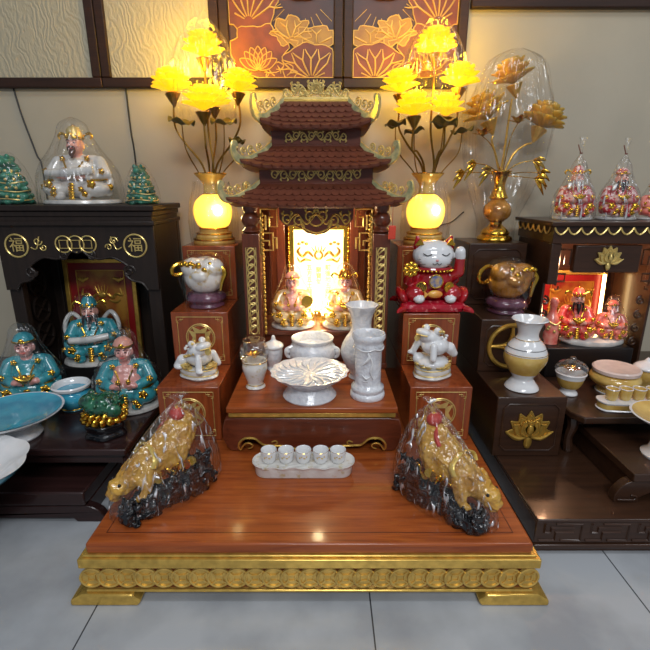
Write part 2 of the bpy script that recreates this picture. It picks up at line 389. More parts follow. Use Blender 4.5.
# ------------------------------------------------------------------ the setting
def tiles_mat():
    m, N, L, P = new_mat('floor_tiles')
    tc = N.new('ShaderNodeTexCoord'); mp = N.new('ShaderNodeMapping'); L.new(tc.outputs['Object'], mp.inputs[0]); mp.inputs['Location'].default_value = (.508 + .61 * 4, -.48 + .61 * 6, 0)
    br = N.new('ShaderNodeTexBrick'); br.offset = 0; br.inputs['Scale'].default_value = 1; br.inputs['Brick Width'].default_value = .61; br.inputs['Row Height'].default_value = .61
    br.inputs['Mortar Size'].default_value = .0017; br.inputs['Color1'].default_value = (1, 1, 1, 1); br.inputs['Color2'].default_value = (.96, .97, .98, 1); br.inputs['Mortar'].default_value = (.12, .12, .13, 1)
    L.new(mp.outputs[0], br.inputs['Vector'])
    nz = N.new('ShaderNodeTexNoise'); nz.inputs['Scale'].default_value = 5; nz.inputs['Detail'].default_value = 7; L.new(tc.outputs['Object'], nz.inputs['Vector'])
    cr = N.new('ShaderNodeValToRGB'); cr.color_ramp.elements[0].color = (*lin((146, 149, 153)), 1); cr.color_ramp.elements[1].color = (*lin((172, 175, 178)), 1); cr.color_ramp.elements[0].position = .35; cr.color_ramp.elements[1].position = .6
    L.new(nz.outputs[0], cr.inputs[0])
    mx = N.new('ShaderNodeMix'); mx.data_type = 'RGBA'; mx.blend_type = 'MULTIPLY'; mx.inputs[0].default_value = 1
    L.new(cr.outputs[0], mx.inputs[6]); L.new(br.outputs[0], mx.inputs[7]); L.new(mx.outputs[2], P.inputs['Base Color'])
    P.inputs['Roughness'].default_value = .28; P.inputs['Specular IOR Level'].default_value = .4
    return m
mb = MB(); mb.box(-3, 3, -2.5, 1.9, -.05, 0); struct(mb.build('floor', tiles_mat()))
WALLM = mat('wall_plaster', (180, 170, 149), .6, 0, var=.06, vs=6, bump=.15, bs=30)
mb = MB(); mb.box(-3, 3, 1.88, 1.98, 0, 3); struct(mb.build('wall_back', WALLM))
mb = MB(); mb.box(-3, 3, 1.868, 1.88, 0, .1); struct(mb.build('baseboard_back', mat('baseboard_tile', (120, 112, 104), .3)))

# ------------------------------------------------------------------ pictures on the wall
FRAME = wood('picture_frame_wood', (54, 32, 20), (38, 21, 13), rough=.5, coat=0)
def relief_mat(seed):
    m, N, L, P = new_mat('pale_carved_relief%d' % seed)
    P.inputs['Base Color'].default_value = (*lin((178, 168, 142)), 1); P.inputs['Roughness'].default_value = .55
    tc = N.new('ShaderNodeTexCoord'); mp = N.new('ShaderNodeMapping'); L.new(tc.outputs['Object'], mp.inputs[0]); mp.inputs['Location'].default_value = (seed, seed * 2, 0); mp.inputs['Scale'].default_value = (6, 1, 3.2); mp.inputs['Rotation'].default_value = (0, .5, 0)
    wv = N.new('ShaderNodeTexWave'); wv.inputs['Scale'].default_value = 2.4; wv.inputs['Distortion'].default_value = 22; wv.inputs['Detail'].default_value = 4; wv.inputs['Detail Scale'].default_value = 1.2
    L.new(mp.outputs[0], wv.inputs['Vector'])
    b = N.new('ShaderNodeBump'); b.inputs['Strength'].default_value = .4; b.inputs['Distance'].default_value = .004; L.new(wv.outputs[1], b.inputs['Height']); L.new(b.outputs[0], P.inputs['Normal'])
    return m
def frame(t, x0, x1, z0, z1, f=.034):
    mb = MB()
    mb.box(x0, x1, -.025, 0, z0, z0 + f); mb.box(x0, x1, -.025, 0, z1 - f, z1); mb.box(x0, x0 + f, -.0252, 0, z0 + f, z1 - f); mb.box(x1 - f, x1, -.0252, 0, z0 + f, z1 - f)
    mb.build('frame', FRAME, t, .004)
def picture(name, label, x0, x1, z0, z1, seed):
    t = thing(name, label, 'picture', ((x0 + x1) / 2, 1.88, z0)); h = (x1 - x0) / 2; H = z1 - z0
    frame(t, -h, h, 0, H); mb = MB(); mb.box(-h + .03, h - .03, -.012, -.002, .03, H - .03); mb.build('relief_panel', relief_mat(seed), t)
picture('framed_relief', 'pale carved relief picture with dark frame in the top left corner of the wall', -1.62, -.812, 1.245, 1.95, 1)
picture('framed_relief', 'pale carved relief picture in dark frame behind the left lit lotus lamp', -.811, -.376, 1.245, 1.95, 3)
picture('framed_relief', 'framed picture high on the wall at right, only its dark lower frame showing', .512, 1.5, 1.498, 2.2, 5)
LPAN = mat('lotus_panel_lacquer', (70, 38, 30), .45, 0, vs=12, c2=(54, 28, 22))
LLEAF = mat('lotus_leaf_lacquer', (122, 58, 14), .45, 0, vs=14, c2=(90, 42, 12), bump=.3, bs=60)
LGOLD = mat('lotus_gilding', (206, 160, 70), .4, .35, var=.2, vs=30)
LYEL = mat('lotus_yellow_leaf', (160, 120, 34), .42, .1, vs=16, c2=(132, 92, 26), bump=.3, bs=70)
def lotus_panel(label, x0, x1, sg):
    z0, z1 = 1.243, 2.0; t = thing('lotus_picture', label, 'picture', ((x0 + x1) / 2, 1.88, z0)); h = (x1 - x0) / 2; H = z1 - z0
    frame(t, -h, h, 0, H); mb = MB(); mb.box(-h + .03, h - .03, -.010, -.002, .03, H - .03); mb.build('panel', LPAN, t)
    W = h - .036; lf, gl, ye = MB(), MB(), MB()
    def inside(x, z): return abs(x) < W and .036 < z < H - .036
    def clip(x, z): return (max(-W, min(W, x)), max(.036, min(H - .036, z)))
    def leaf(mbx, cx, cz, rx, rz, y, wob=.06, veins=0, a0=0, a1=2 * PI, seed=0):
        rnd = random.Random(seed); ph = rnd.random() * 6; pts = []
        for i in range(48):
            a = 2 * PI * i / 48; q = 1 + wob * math.sin(7 * a + ph) + wob * .5 * math.sin(12 * a)
            pts.append(clip(sg * (cx + rx * q * math.cos(a)), cz + rz * q * math.sin(a)))
        mbx.prism(pts, y, -.009); gl.tube([(x, y, z) for x, z in pts], .0022, 5, 0, True)
        for k in range(veins):       # ribs fan out from the foot of the leaf and fork
            u = 2 * (k + .5) / veins - 1; a = PI / 2 - u * 1.25; bx, bz = cx, cz - rz * .62
            def pt(q, da): return (sg * (bx + rx * 1.35 * q * math.cos(a + da)), y - .001, bz + rz * 1.45 * q * math.sin(a + da))
            P = [pt(.12, 0), pt(.4, .02), pt(.66, .05 * u)]
            P = [p for p in P if inside(p[0], p[2])]
            if len(P) > 1: gl.tube(P, [.0022, .0034, .003], 5, 3)
            for da in (-.16, .16):
                e = [pt(.64, .05 * u), pt(.80, da * .7), pt(.95, da)]; e = [p for p in e if inside(p[0], p[2])]
                if len(e) > 1: gl.tube(e, [.003, .0026, .0014], 5, 3)
    leaf(lf, -.115, .275, .10, .095, -.013, .07, 7, seed=1)
    leaf(lf, -.085, .120, .105, .085, -.016, .09, 0, seed=2)
    leaf(ye, .035, .185, .065, .045, -.0165, .14, 4, seed=5); leaf(ye, .125, .165, .085, .035, -.0155, .12, 3, seed=6)
    leaf(lf, .105, .075, .105, .072, -.018, .05, 7, seed=3)
    leaf(lf, -.005, .050, .055, .034, -.0175, .08, 3, seed=4)
    for cx, cz, k in ((-.085, .062, 1.0), (.075, .285, 1.0)):
        for a in (-1.1, -.7, -.35, 0, .35, .7, 1.1):
            L_ = .075 * k; pts = [(0, 0), (-.016 * k, L_ * .5), (0, L_), (.016 * k, L_ * .5)]
            P = [(sg * cx + x * math.cos(a) + z * math.sin(a), -.020 - .001 * (1 - abs(a)), cz - x * math.sin(a) + z * math.cos(a)) for x, z in pts]
            c = [p for p in cat(P, 4, True)]
            if all(inside(p.x, p.z) for p in c):
                lf2 = ye if k > 1.1 else lf
                lf2.prism([(p.x, p.z) for p in c], P[0][1], -.012); gl.tube(c, .002, 5, 0, True)
    for k in range(26):      # rays round the upper flower
        a = 2 * PI * k / 26; e0 = (sg * .075 + .085 * math.cos(a), -.011, .31 + .085 * math.sin(a)); e1 = (sg * .075 + .14 * math.cos(a), -.011, .31 + .14 * math.sin(a))
        if inside(e0[0], e0[2]) and inside(e1[0], e1[2]): gl.tube([e0, e1], [.0012, .002, .0008], 5)
    lf.build('lotus_leaf', LLEAF, t); ye.build('yellow_leaf', LYEL, t); gl.build('gilded_vein', LGOLD, t)
lotus_panel('gilded lotus picture in dark frame, left panel of the pair above the pagoda altar', -.375, .065, 1)
lotus_panel('gilded lotus picture in dark frame, right panel of the pair above the pagoda altar', .066, .505, -1)
def cable(label, pts, r=.003):
    mb = MB(); mb.tube(pts, r, 6, 6); tag(mb.build('cable', CABLE), label, 'cable')
cable('black cable hanging down the wall beside the left green figurine', [(-1.15, 1.876, 1.245), (-1.135, 1.875, 1.15), (-1.105, 1.874, 1.02), (-1.09, 1.874, .94), (-1.1, 1.874, .5), (-1.1, 1.874, .10)])
cable('black cable hanging straight down the wall between white deity and lit lamp', [(-.735, 1.876, 1.245), (-.733, 1.874, 1.1), (-.728, 1.874, .98), (-.73, 1.874, .5), (-.73, 1.874, .10)])
cable('thin dark wire on the wall between the right lit lamp and gold vase', [(.40, 1.84, .70), (.425, 1.865, .72), (.46, 1.872, .75), (.505, 1.874, .765), (.545, 1.874, .80), (.55, 1.874, .80)], .002)

# ------------------------------------------------------------------ large red altar platform
t = thing('altar_platform', 'large low red wooden platform with gold coin border and gold feet on the tiles', 'platform', (-.034, .82, 0))
D = 1.03
mb = MB(); mb.box(-.487, .487, 0, D, .126, .153); mb.build('top_panel', RED, t, .006, seg=3)
mb = MB()
for x0, x1, y0, y1 in ((-.455, .455, .034, .036), (-.455, .455, D - .036, D - .034), (-.455, -.453, .036, D - .036), (.453, .455, .036, D - .036)): mb.box(x0, x1, y0, y1, .1525, .1538)
mb.build('inset_line', MAHO, t)
mb = MB(); mb.box(-.503, .503, -.012, D + .004, .098, .1215); mb.box(-.494, .494, -.005, D, .1215, .1268); mb.build('gold_molding', GOLDS, t, .004, seg=3)
mb = MB(); mb.box(-.490, .490, .001, D - .002, .030, .099); mb.build('frieze', MAHO, t)
mb = MB(); n = 25
for i in range(n):
    disc_sq(mb, (0, 0, 0), .0255, .004, Matrix.Translation((-.482 + .964 * i / (n - 1), .001, .0665)) @ Matrix.Rotation(R(5), 4, 'Z'))
for sg in (-1, 1):
    M = Matrix.Translation((sg * .490, .5, 0)) @ Matrix.Rotation(sg * R(90), 4, 'Z')
    for i in range(n): disc_sq(mb, (0, 0, 0), .0255, .004, M @ Matrix.Translation((-.48 + .96 * i / (n - 1), .001, .0665)) @ Matrix.Rotation(R(5), 4, 'Z'))
mb.build('coin_border', mat('coin_gold', (226, 188, 100), .34, .55, var=.25, vs=50, bump=.08, bs=60), t)
mb = MB(); mb.box(-.497, .497, -.008, D + .002, .029, .036); mb.build('lower_molding', GOLDS, t, .003)
foot = [(-.532, 0), (-.532, .014), (-.525, .017), (-.505, .030), (-.392, .030), (-.388, .022), (-.378, .015), (-.376, .010), (-.382, 0)]
for sg in (-1, 1):
    for y0, y1 in ((-.016, .10), (D - .1, D)):
        mb = MB(); mb.prism([(sg * x, z) for x, z in foot], y0, y1); mb.build('foot', GOLDS, t, .004)

# ------------------------------------------------------------------ red altar table on the platform
t = thing('altar_table', 'low red altar table with gold edge and gold scroll apron on the platform', 'table', (-.037, 1.175, .1541))
mb = MB(); mb.box(-.243, .243, .0, .62, .127, .145); mb.build('tabletop', RED, t, .004)
mb = MB(); mb.box(-.238, .238, .004, .60, .112, .1275); mb.build('gold_edge', GOLDS, t, .003)
half = [(-.222, .108), (-.250, .104), (-.256, .08), (-.254, .045), (-.245, .02), (-.238, 0), (-.198, 0), (-.185, .006), (-.176, .022), (-.188, .034), (-.196, .026), (-.19, .020), (-.182, .044), (-.160, .050), (-.140, .030), (-.115, .024), (-.06, .010), (0, .008)]
half = [(-.222, .108), (-.250, .104), (-.256, .08), (-.255, .045), (-.248, .02), (-.238, 0), (-.208, 0), (-.200, .012), (-.205, .030), (-.190, .048), (-.162, .046), (-.140, .026), (-.110, .022), (-.06, .014), (0, .012)]
poly = half + [(-x, z) for x, z in half[::-1][1:]]
mb = MB(); n = len(poly)
def bulge(z): return -.016 * math.sin(PI * min(1, max(0, (z - .0) / .115))) + .014
ys = [(x, bulge(z), z) for x, z in poly]
V = ys + [(x, .05, z) for x, z in poly]
mb.add(V, [(i, (i + 1) % n, n + (i + 1) % n, n + i) for i in range(n)] + [tuple(range(n)), tuple(range(2 * n - 1, n - 1, -1))])
mb.build('front_apron', MAHO, t, .003)
for sg in (-1, 1):
    mb = MB(); mb.box(*sorted((sg * .25, sg * .225)), .05, .60, .02, .108); mb.build('side_apron', MAHO, t, .004)
    mb = MB(); mb.box(*sorted((sg * .25, sg * .205)), .55, .60, 0, .05); mb.build('back_leg', MAHO, t, .004)
    mb = MB(); y = -.001
    mb.tube([(sg * x, bulge(z) - .002, z) for x, z in [(-.186, .012), (-.176, .016), (-.172, .026), (-.180, .034), (-.192, .032), (-.202, .020), (-.208, .008), (-.213, .016), (-.209, .036), (-.192, .051), (-.165, .050), (-.150, .036), (-.138, .026), (-.112, .026), (-.100, .034), (-.106, .042), (-.116, .038)]], [.0016, .003, .0034, .003, .0018], 6, 4)
    mb.tube([(sg * x, bulge(z) - .002, z) for x, z in [(-.118, .024), (-.085, .022), (-.062, .014), (-.045, .012), (-.03, .018)]], [.003, .003, .001], 6, 4)
    mb.build('gold_scroll', GOLDS, t)

# ------------------------------------------------------------------ stepped stands beside the table
def inlay(w_, z0, z1, M, motif):
    mb = MB(); a = .013; x = w_ / 2 - .02; zb, zt = z0 + .016, z1 - .016; r = .0013; y = -.0008
    pts = [(-x + a, zt), (x - a, zt), (x - a, zt - a), (x, zt - a), (x, zb + a), (x - a, zb + a), (x - a, zb), (-x + a, zb), (-x + a, zb + a), (-x, zb + a), (-x, zt - a), (-x + a, zt - a)]
    mb.tube([(p, y, q) for p, q in pts], r, 4, 0, True, M)
    for sx in (-1, 1):
        for zz, sz in ((zt, -1), (zb, 1)):
            mb.tube([(sx * (x - a * .35), y, zz + sz * a * 1.5), (sx * (x + .002), y, zz + sz * a * 1.5), (sx * (x + .002), y, zz), (sx * (x - a * 1.5), y, zz), (sx * (x - a * 1.5), y, zz + sz * a * .6), (sx * (x - a * .6), y, zz + sz * a * .6)], r, 4, 0, False, M)
    zc = (z0 + z1) / 2
    if motif:
        mb.torus((0, y, zc + .005), .046, .0022, M, 36, 6); mb.torus((0, y, zc + .005), .041, .001, M, 36, 6)
        s = .017
        for k in range(4):
            an = k * PI / 2; c, q = math.cos(an), math.sin(an)
            poly = [(-s, s * .9), (-s * 1.5, s * 2.2), (0, s * 1.5), (s * 1.5, s * 2.2), (s, s * .9)]
            mb.prism([(c * px - q * pz, zc + .005 + q * px + c * pz) for px, pz in poly], -.0022, 0, M)
    return mb
def step_stand(label, x, w_, lv, ys, yb, m, style):
    z0 = lv[0]; t = thing('stepped_stand', label, 'stand', (x, ys[0], z0))
    for k in range(3):
        a, b = lv[k] - z0, lv[k + 1] - z0; y = ys[k] - ys[0]
        mb = MB(); mb.box(-w_ / 2, w_ / 2, y, yb - ys[0], a + (.0003 if k else 0), b); st = mb.build('step', m, t, .003)
        M = Matrix.Translation((0, y, 0))
        if style == 'inlay':
            inlay(w_, a, b, M, k < 3).build('gold_inlay', GOLDP, st)
        else:
            mb = MB(); xx, zb, zt, c = w_ / 2 - .02, a + .022, b - .022, .016
            pts = [(-xx + c, zt), (xx - c, zt), (xx, zt - c), (xx, zb + c), (xx - c, zb), (-xx + c, zb), (-xx, zb + c), (-xx, zt - c)]
            mb.tube([(p, -.0008, q) for p, q in pts], .0028, 6, 0, True, M); mb.build('panel_molding', m, st)
            mb = MB(); zc = (a + b) / 2
            if k == 0: lotus_relief(mb, (0, -.003, zc - .01), .062, M)
            elif k == 1:
                mb.torus((0, -.004, zc), .072, .0075, M, 40, 8)
                for an in range(4):
                    e = [( .07 * math.cos(an * PI / 2 - .0 + u * PI / 4), .07 * math.sin(an * PI / 2 + u * PI / 4)) for u in (0, 2)]
                    (ax, az), (bx, bz) = e; mx, mz = (ax + bx) * .16, (az + bz) * .16
                    mb.tube([(ax, -.004, zc + az), (mx, -.006, zc + mz), (bx, -.004, zc + bz)], [.004, .007, .004], 8, 8, False, M)
            if k < 2: mb.build('gold_relief', GOLD, st)
    return t
def lotus_relief(mb, c, s, M=None):
    """carved lotus: two ranks of pointed petals, a seed pod and a tail below"""
    for rank, (n, L_, W_, spread, y) in enumerate(((7, 1.1, .27, 1.45, 0), (5, .92, .30, 1.0, -.004), (3, .72, .30, .5, -.008))):
        for k in range(n):
            a = spread * (2 * k / (n - 1) - 1); P = []
            for x, z in [(0, 0), (-W_, .5 * L_), (-.05, .93 * L_), (0, L_), (.05, .93 * L_), (W_, .5 * L_)]:
                P.append((c[0] + s * (x * math.cos(a) + z * math.sin(a)), c[1] + y, c[2] - s * .25 + s * (-x * math.sin(a) + z * math.cos(a)) * 1.15))
            C = cat(P, 4, True); mb.prism([(p.x, p.z) for p in C], c[1] + y, c[1] + y + .006, M); mb.tube(C, s * .05, 5, 0, True, M)
    mb.ell((c[0], c[1] - .008, c[2] + .1 * s), (.16 * s, .006, .3 * s), (0, 0, 0), 12, 8, M)
    for a in (-1.9, -1.55, 1.55, 1.9):
        P = [(c[0], c[1], c[2] - .25 * s), (c[0] + .55 * s * math.sin(a), c[1] - .003, c[2] - .25 * s - .12 * s), (c[0] + 1.15 * s * math.sin(a), c[1] - .003, c[2] - .25 * s + .35 * s * abs(math.cos(a - 1.3 if a > 0 else a + 1.3)) - .1 * s)]
        mb.tube(P, [s * .06, s * .12, s * .03], 8, 5, False, M)
    mb.ell((c[0], c[1], c[2] - .62 * s), (.2 * s, .007, .36 * s), (0, 0, 0), 10, 8, M)
    for k in range(5): mb.ell((c[0] + (k - 2) * .13 * s, c[1] - .008, c[2] + .52 * s + (.04 * s if k % 2 else 0)), .06 * s, (0, 0, 0), 8, 6, M)
    return mb
step_stand('red wooden three-step stand with gold inlay left of the pagoda altar', -.406, .184, (.1535, .329, .51, .70), (1.25, 1.43, 1.61), 1.80, REDV, 'inlay')
step_stand('red wooden three-step stand with gold inlay right of the pagoda altar, under the lucky cat', .345, .184, (.1535, .329, .505, .70), (1.25, 1.43, 1.61), 1.80, REDV, 'inlay')
step_stand('dark brown three-step stand with gold lotus and ring reliefs at right', .614, .206, (.1035, .301, .483, .706), (1.24, 1.44, 1.64), 1.84, DARKR, 'panel')

# ------------------------------------------------------------------ pagoda shrine
SX, SY, SZ = -.028, 1.47, .2995
t = thing('pagoda_shrine', 'tall three-tiered wooden pagoda shrine with tiled roofs and gold carvings, standing on the altar table', 'shrine', (SX, SY, SZ))
SH = t
mb = MB(); mb.box(-.205, .205, .305, .32, 0, .56); mb.build('back_wall', MAHOV, t)
for sg in (-1, 1):
    mb = MB(); mb.box(*sorted((sg * .222, sg * .208)), .05, .32, 0, .56); mb.build('side_wall', MAHOV, t)
    mb = MB(); mb.box(*sorted((sg * .150, sg * .118)), .215, .23, .117, .56); mb.build('inner_screen', MAHOV, t, .002)
    mb = MB()
    for k in range(26): mb.ell((sg * .172, .02, .125 + .0155 * k), (.005, .005, .0075), (0, 0, 0), 8, 6)
    mb.build('bead_strip', GOLD, t)
mb = MB(); mb.box(-.207, .207, .06, .30, .100, .117); mb.build('inner_shelf', MAHO, t, .003)
mb = MB(); mb.box(-.207, .207, .07, .085, 0, .100); mb.build('front_panel', MAHO, t)
mb = MB(); mb.box(-.215, .215, .0, .32, .545, .56); mb.build('ceiling_board', MAHO, t)
for sg in (-1, 1):
    for fy in (0, 1):
        y = fy * .27; x = sg * .208
        mb = MB(); mb.box(x - .0275, x + .0275, y, y + .055, .0, .455); mb.box(x - .031, x + .031, y - .004, y + .059, 0, .02)
        M = Matrix.Translation((x, y + .0275, 0))
        mb.lathe([(.0, .455), (.022, .456), (.030, .462), (.022, .470), (.018, .476), (.024, .482), (.030, .492), (.031, .502), (.025, .514), (.019, .520), (.024, .528), (.026, .545), (0, .5455)], 20, M)
        p = mb.build('pillar', MAHOV, t, .0025)
        if fy == 0:
            mb = MB(); N_ = 11
            for k in range(N_):
                z = .140 + .0255 * k; mb.torus((x, -.001, z), .0125, .0026, None, 18, 6, 1, 1.25)
                mb.tube([(x - .012, -.003, z - .006), (x, -.005, z + .006), (x + .011, -.003, z + .015)], [.0015, .003, .0015], 6, 4)
            mb.tube([(x - .016, -.001, .125), (x + .016, -.001, .125), (x + .016, -.001, .412), (x - .016, -.001, .412)], .0016, 5, 0, True)
            mb.build('braided_coin_relief', GOLDP, p)
for sg in (-1, 1):    # fretwork brackets inside the pillars
    mb = MB()
    def L_(pts): mb.tube([(sg * a, .03, b) for a, b in pts], .0030, 4)
    x = .178
    for P in ([(x, .53), (x, .40)], [(x, .53), (.125, .53), (.125, .475), (.15, .475), (.15, .505), (.138, .505)], [(x, .455), (.14, .455), (.14, .40), (x, .40)], [(x - .008, .43), (.152, .43), (.152, .415)], [(x, .51), (.162, .51), (.162, .465)], [(x, .40), (x, .385), (.166, .378)], [(.14, .44), (.128, .44), (.128, .405)]): L_(P)
    mb.build('fret_bracket', GOLDP, t)
mb = MB(); P = [(-.118, .545), (-.118, .50), (-.10, .475), (-.075, .48), (-.05, .47), (-.03, .455), (0, .448), (.03, .455), (.05, .47), (.075, .48), (.10, .475), (.118, .50), (.118, .545)]
mb.prism(P, .035, .041); mb.build('valance_board', MAHO, t)
mb = MB(); scrollwork(mb, .22, .066, 3, .033, .0032, Matrix.Translation((0, 0, .505)), lambda q: 1 - .35 * q, 3)
mb.tube([(x, .033, z) for x, z in [(-.05, .50), (-.045, .475), (-.025, .462), (0, .455), (.025, .462), (.045, .475), (.05, .50)]], .003, 6, 4); mb.torus((0, .031, .495), .022, .003, None, 20, 6, 1, .8); mb.build('carved_valance', GOLDS, t)

def roof(parent, z0, z1, we, de, wt, dt, yc, rows, cols, lift, name='tiled_roof'):
    def S(face, u, tt, off=0):
        w_ = we + (wt - we) * tt; d = de + (dt - de) * tt; z = z0 + (z1 - z0) * tt * (.62 + .38 * tt) + lift * abs(u) ** 5 * (1 - tt) ** 1.5
        fl = 1 + .04 * abs(u) ** 5 * (1 - tt)
        if face == 0: p = (u * w_ * fl, -d * fl - off * .45)
        elif face == 1: p = (w_ * fl + off * .45, u * d * fl)
        elif face == 2: p = (-u * w_ * fl, d * fl + off * .45)
        else: p = (-w_ * fl - off * .45, -u * d * fl)
        return (p[0], yc + p[1], z + off)
    mb = MB(); n = 12; rings = []
    for tt in [0, 0, .15, .3, .5, .75, 1, 1]:
        rings.append([S(f, -1 + 2 * k / n, tt) for f in range(4) for k in range(n)])
    rings[0] = [(x * .97, yc + (y - yc) * .97, z - .006) for x, y, z in rings[0]]
    mb.loft(rings)
    for f in range(4):
        for j in range(rows):
            th = 1.0 / rows; t0 = th * j; nc = cols if f % 2 == 0 else max(5, int(cols * de / we)); off_ = .5 if j % 2 else 0
            for i in range(-1, nc + 1):
                u0 = -1 + 2 * (i + .5 + off_) / nc; du = 1.02 / nc
                if u0 - du < -1.001 - .6 * du or u0 + du > 1.001 + .6 * du: continue
                top, bot = [], []
                for k in range(7):
                    a = PI * k / 6; u = u0 - du * math.cos(a); tt = max(-.02, t0 + th * (.42 - .45 * math.sin(a))) - (.03 if j == 0 else 0)
                    top.append(S(f, max(-1, min(1, u)), tt, .0062)); bot.append(S(f, max(-1, min(1, u)), tt, -.001))
                for u, q in ((u0 + du, 1.3), (u0 - du, 1.3)):
                    tt = min(1, t0 + th * q); top.append(S(f, max(-1, min(1, u)), tt, .0012)); bot.append(S(f, max(-1, min(1, u)), tt, -.001))
                m = len(top); mb.add(top + bot, [tuple(range(m)), tuple(range(2 * m - 1, m - 1, -1))] + [(k, (k + 1) % m, m + (k + 1) % m, m + k) for k in range(m)])
    o = mb.build(name, TILE, parent, smooth=30)
    # upswept corner finials along the hips
    for sx in (-1, 1):
        for sy in (-1, 1):
            a = Vector((sx * wt, yc + sy * dt)); b = Vector((sx * (we + .026), yc + sy * (de + .02))); q = (b - a).length; d = (b - a).normalized(); h = z1 - z0
            ang = math.atan2(d.y, d.x); M = Matrix.Translation((a.x, a.y, 0)) @ Matrix.Rotation(ang, 4, 'Z')
            lo = [(0, z1 + .002), (.22 * q, z0 + .62 * h), (.5 * q, z0 + .30 * h), (.74 * q, z0 + .16 * h), (.92 * q, z0 + .32 * h), (1.0 * q, z0 + .68 * h), (.97 * q, z1 + .005), (.88 * q, z1 + .006), (.86 * q, z1 - .006)]
            hi = [(0, z1 + .012), (.22 * q, z0 + .86 * h), (.5 * q, z0 + .58 * h), (.70 * q, z0 + .46 * h), (.84 * q, z0 + .60 * h), (.9 * q, z0 + .80 * h), (.9 * q, z1 - .008), (.9 * q, z1 - .006), (.89 * q, z1 - .006)]
            cl, ch = cat([(x, 0, z) for x, z in lo], 5), cat([(x, 0, z) for x, z in hi], 5)
            mb = MB(); mb.loft([[(p.x, -.006, p.z), (p.x, .006, p.z), (r_.x, .004, r_.z), (r_.x, -.004, r_.z)] for p, r_ in zip(cl, ch)])
            mb.add([], [])
            fo = mb.build('corner_finial', SILV, o)
            fo.data.transform(M)
            mb = MB(); mb.tube(cl, .0030, 6); mb.tube(ch[:-8], .0022, 6)
            k2 = [(.30, .95, .013), (.52, .80, .015), (.70, .75, .012)]
            for fx, fz, rr in k2:
                mb.spiral((fx * q, 0, z0 + fz * h), rr * h / .065, 1.2, -PI / 2, .0024, 1); mb.ell((fx * q, 0, z0 + fz * h + .004), .0042, (0, 0, 0), 8, 6)
            mb.spiral((.90 * q, 0, z1 - .006), .012, 1.3, 0, .0026, 1)
            g = mb.build('gilded_curl', GOLDP, fo); g.data.transform(M)
    return o
def tier(name, z0, z1, w_, d, yc):
    mb = MB(); mb.box(-w_, w_, yc - d, yc + d, z0, z1); mb.box(-w_ - .004, w_ + .004, yc - d - .004, yc + d + .004, z0, z0 + .006); mb.box(-w_ - .004, w_ + .004, yc - d - .004, yc + d + .004, z1 - .006, z1); return mb.build(name, MAHO, t, .0015)
YC = .16
roof(t, .540, .606, .262, .200, .178, .126, YC, 4, 18, .022)
a = tier('tier_wall', .604, .664, .177, .125, YC)
mb = MB(); scrollwork(mb, .28, .042, 5, YC - .129, .0024, Matrix.Translation((0, 0, .634)), None, 5); mb.build('carved_frieze', GOLDP, a)
roof(t, .651, .718, .220, .178, .140, .102, YC, 4, 15, .02)
a = tier('tier_wall', .717, .776, .138, .10, YC)
mb = MB(); scrollwork(mb, .19, .044, 4, YC - .104, .0024, Matrix.Translation((0, 0, .747)), None, 6); mb.build('carved_frieze', GOLDP, a)
roof(t, .767, .848, .160, .155, .102, .078, YC, 5, 11, .018)
mb = MB(); mb.box(-.105, .105, YC - .079, YC + .079, .847, .856); mb.build('roof_ridge', GOLDS, t, .002)
mb = MB(); env = lambda q: .62 + .38 * math.cos(q * PI / 2) ** .7
scrollwork(mb, .205, .066, 4, YC - .07, .0030, Matrix.Translation((0, 0, .886)), env, 8); scrollwork(mb, .15, .05, 3, YC - .068, .0024, Matrix.Translation((0, 0, .876)), None, 8)
mb.box(-.104, .104, YC - .076, YC - .066, .854, .862)
mb.torus((0, YC - .072, .885), .014, .003, None, 20, 6)
for k in range(7):
    a_ = (k - 3) * .4; mb.tube([(.016 * math.sin(a_), YC - .072, .885 + .016 * math.cos(a_)), (.03 * math.sin(a_ + .15), YC - .072, .885 + .028 * math.cos(a_))], [.003, .0008], 6)
mb.build('carved_crest', GOLDP, t)

# ------------------------------------------------------------------ white porcelain set on the altar table
TZ = .2995
def scal(n, a): return lambda th, i, z: 1 + a * math.cos(n * th)
def dish(m, parent, prof, name='bowl', fr=None, n=48, M=None, sy=1):
    mb = MB(); mb.lathe(prof, n, M, fr, True, sy); return mb.build(name, m, parent, smooth=50)
def gold_ring(parent, r, z, k=.0012, name='gilt_line', m=None):
    mb = MB(); mb.tube([(r * math.cos(a), r * math.sin(a), z) for a in np.linspace(0, 2 * PI, 33)[:-1]], k, 5, 0, True); return mb.build(name, m or GOLDB, parent)
def smooth_prof(P, sub=5): return [(p.x, p.y) for p in cat([(a, b, 0) for a, b in P], sub)]

t = thing('fruit_dish', 'white scalloped pedestal dish on the altar table, its top embossed with leaves', 'dish', (-.046, 1.262, TZ))
pr = [(0, 0), (.078, 0), (.080, .004), (.076, .010), (.066, .024), (.060, .036), (.064, .042), (.078, .052), (.098, .064), (.1125, .076), (.1145, .0785), (.111, .0795), (.096, .072), (.06, .068), (0, .067)]
dish(PORCR, t, pr, 'dish', lambda th, i, z: 1 + (.022 * math.cos(16 * th) if 7 <= i <= 12 else 0), 96)
mb = MB()
for k in range(12):
    a = 2 * PI * k / 12; mb.tube([(.02 * math.cos(a), .02 * math.sin(a), .068), (.06 * math.cos(a + .12), .06 * math.sin(a + .12), .070), (.098 * math.cos(a - .05), .098 * math.sin(a - .05), .0755)], [.0015, .004, .0015], 6, 4)
    mb.tube([(.045 * math.cos(a + .2), .045 * math.sin(a + .2), .069), (.075 * math.cos(a + .32), .075 * math.sin(a + .32), .0715), (.098 * math.cos(a + .2), .098 * math.sin(a + .2), .075)], [.001, .0035, .001], 6, 4)
mb.build('embossed_leaf', PORC, t)

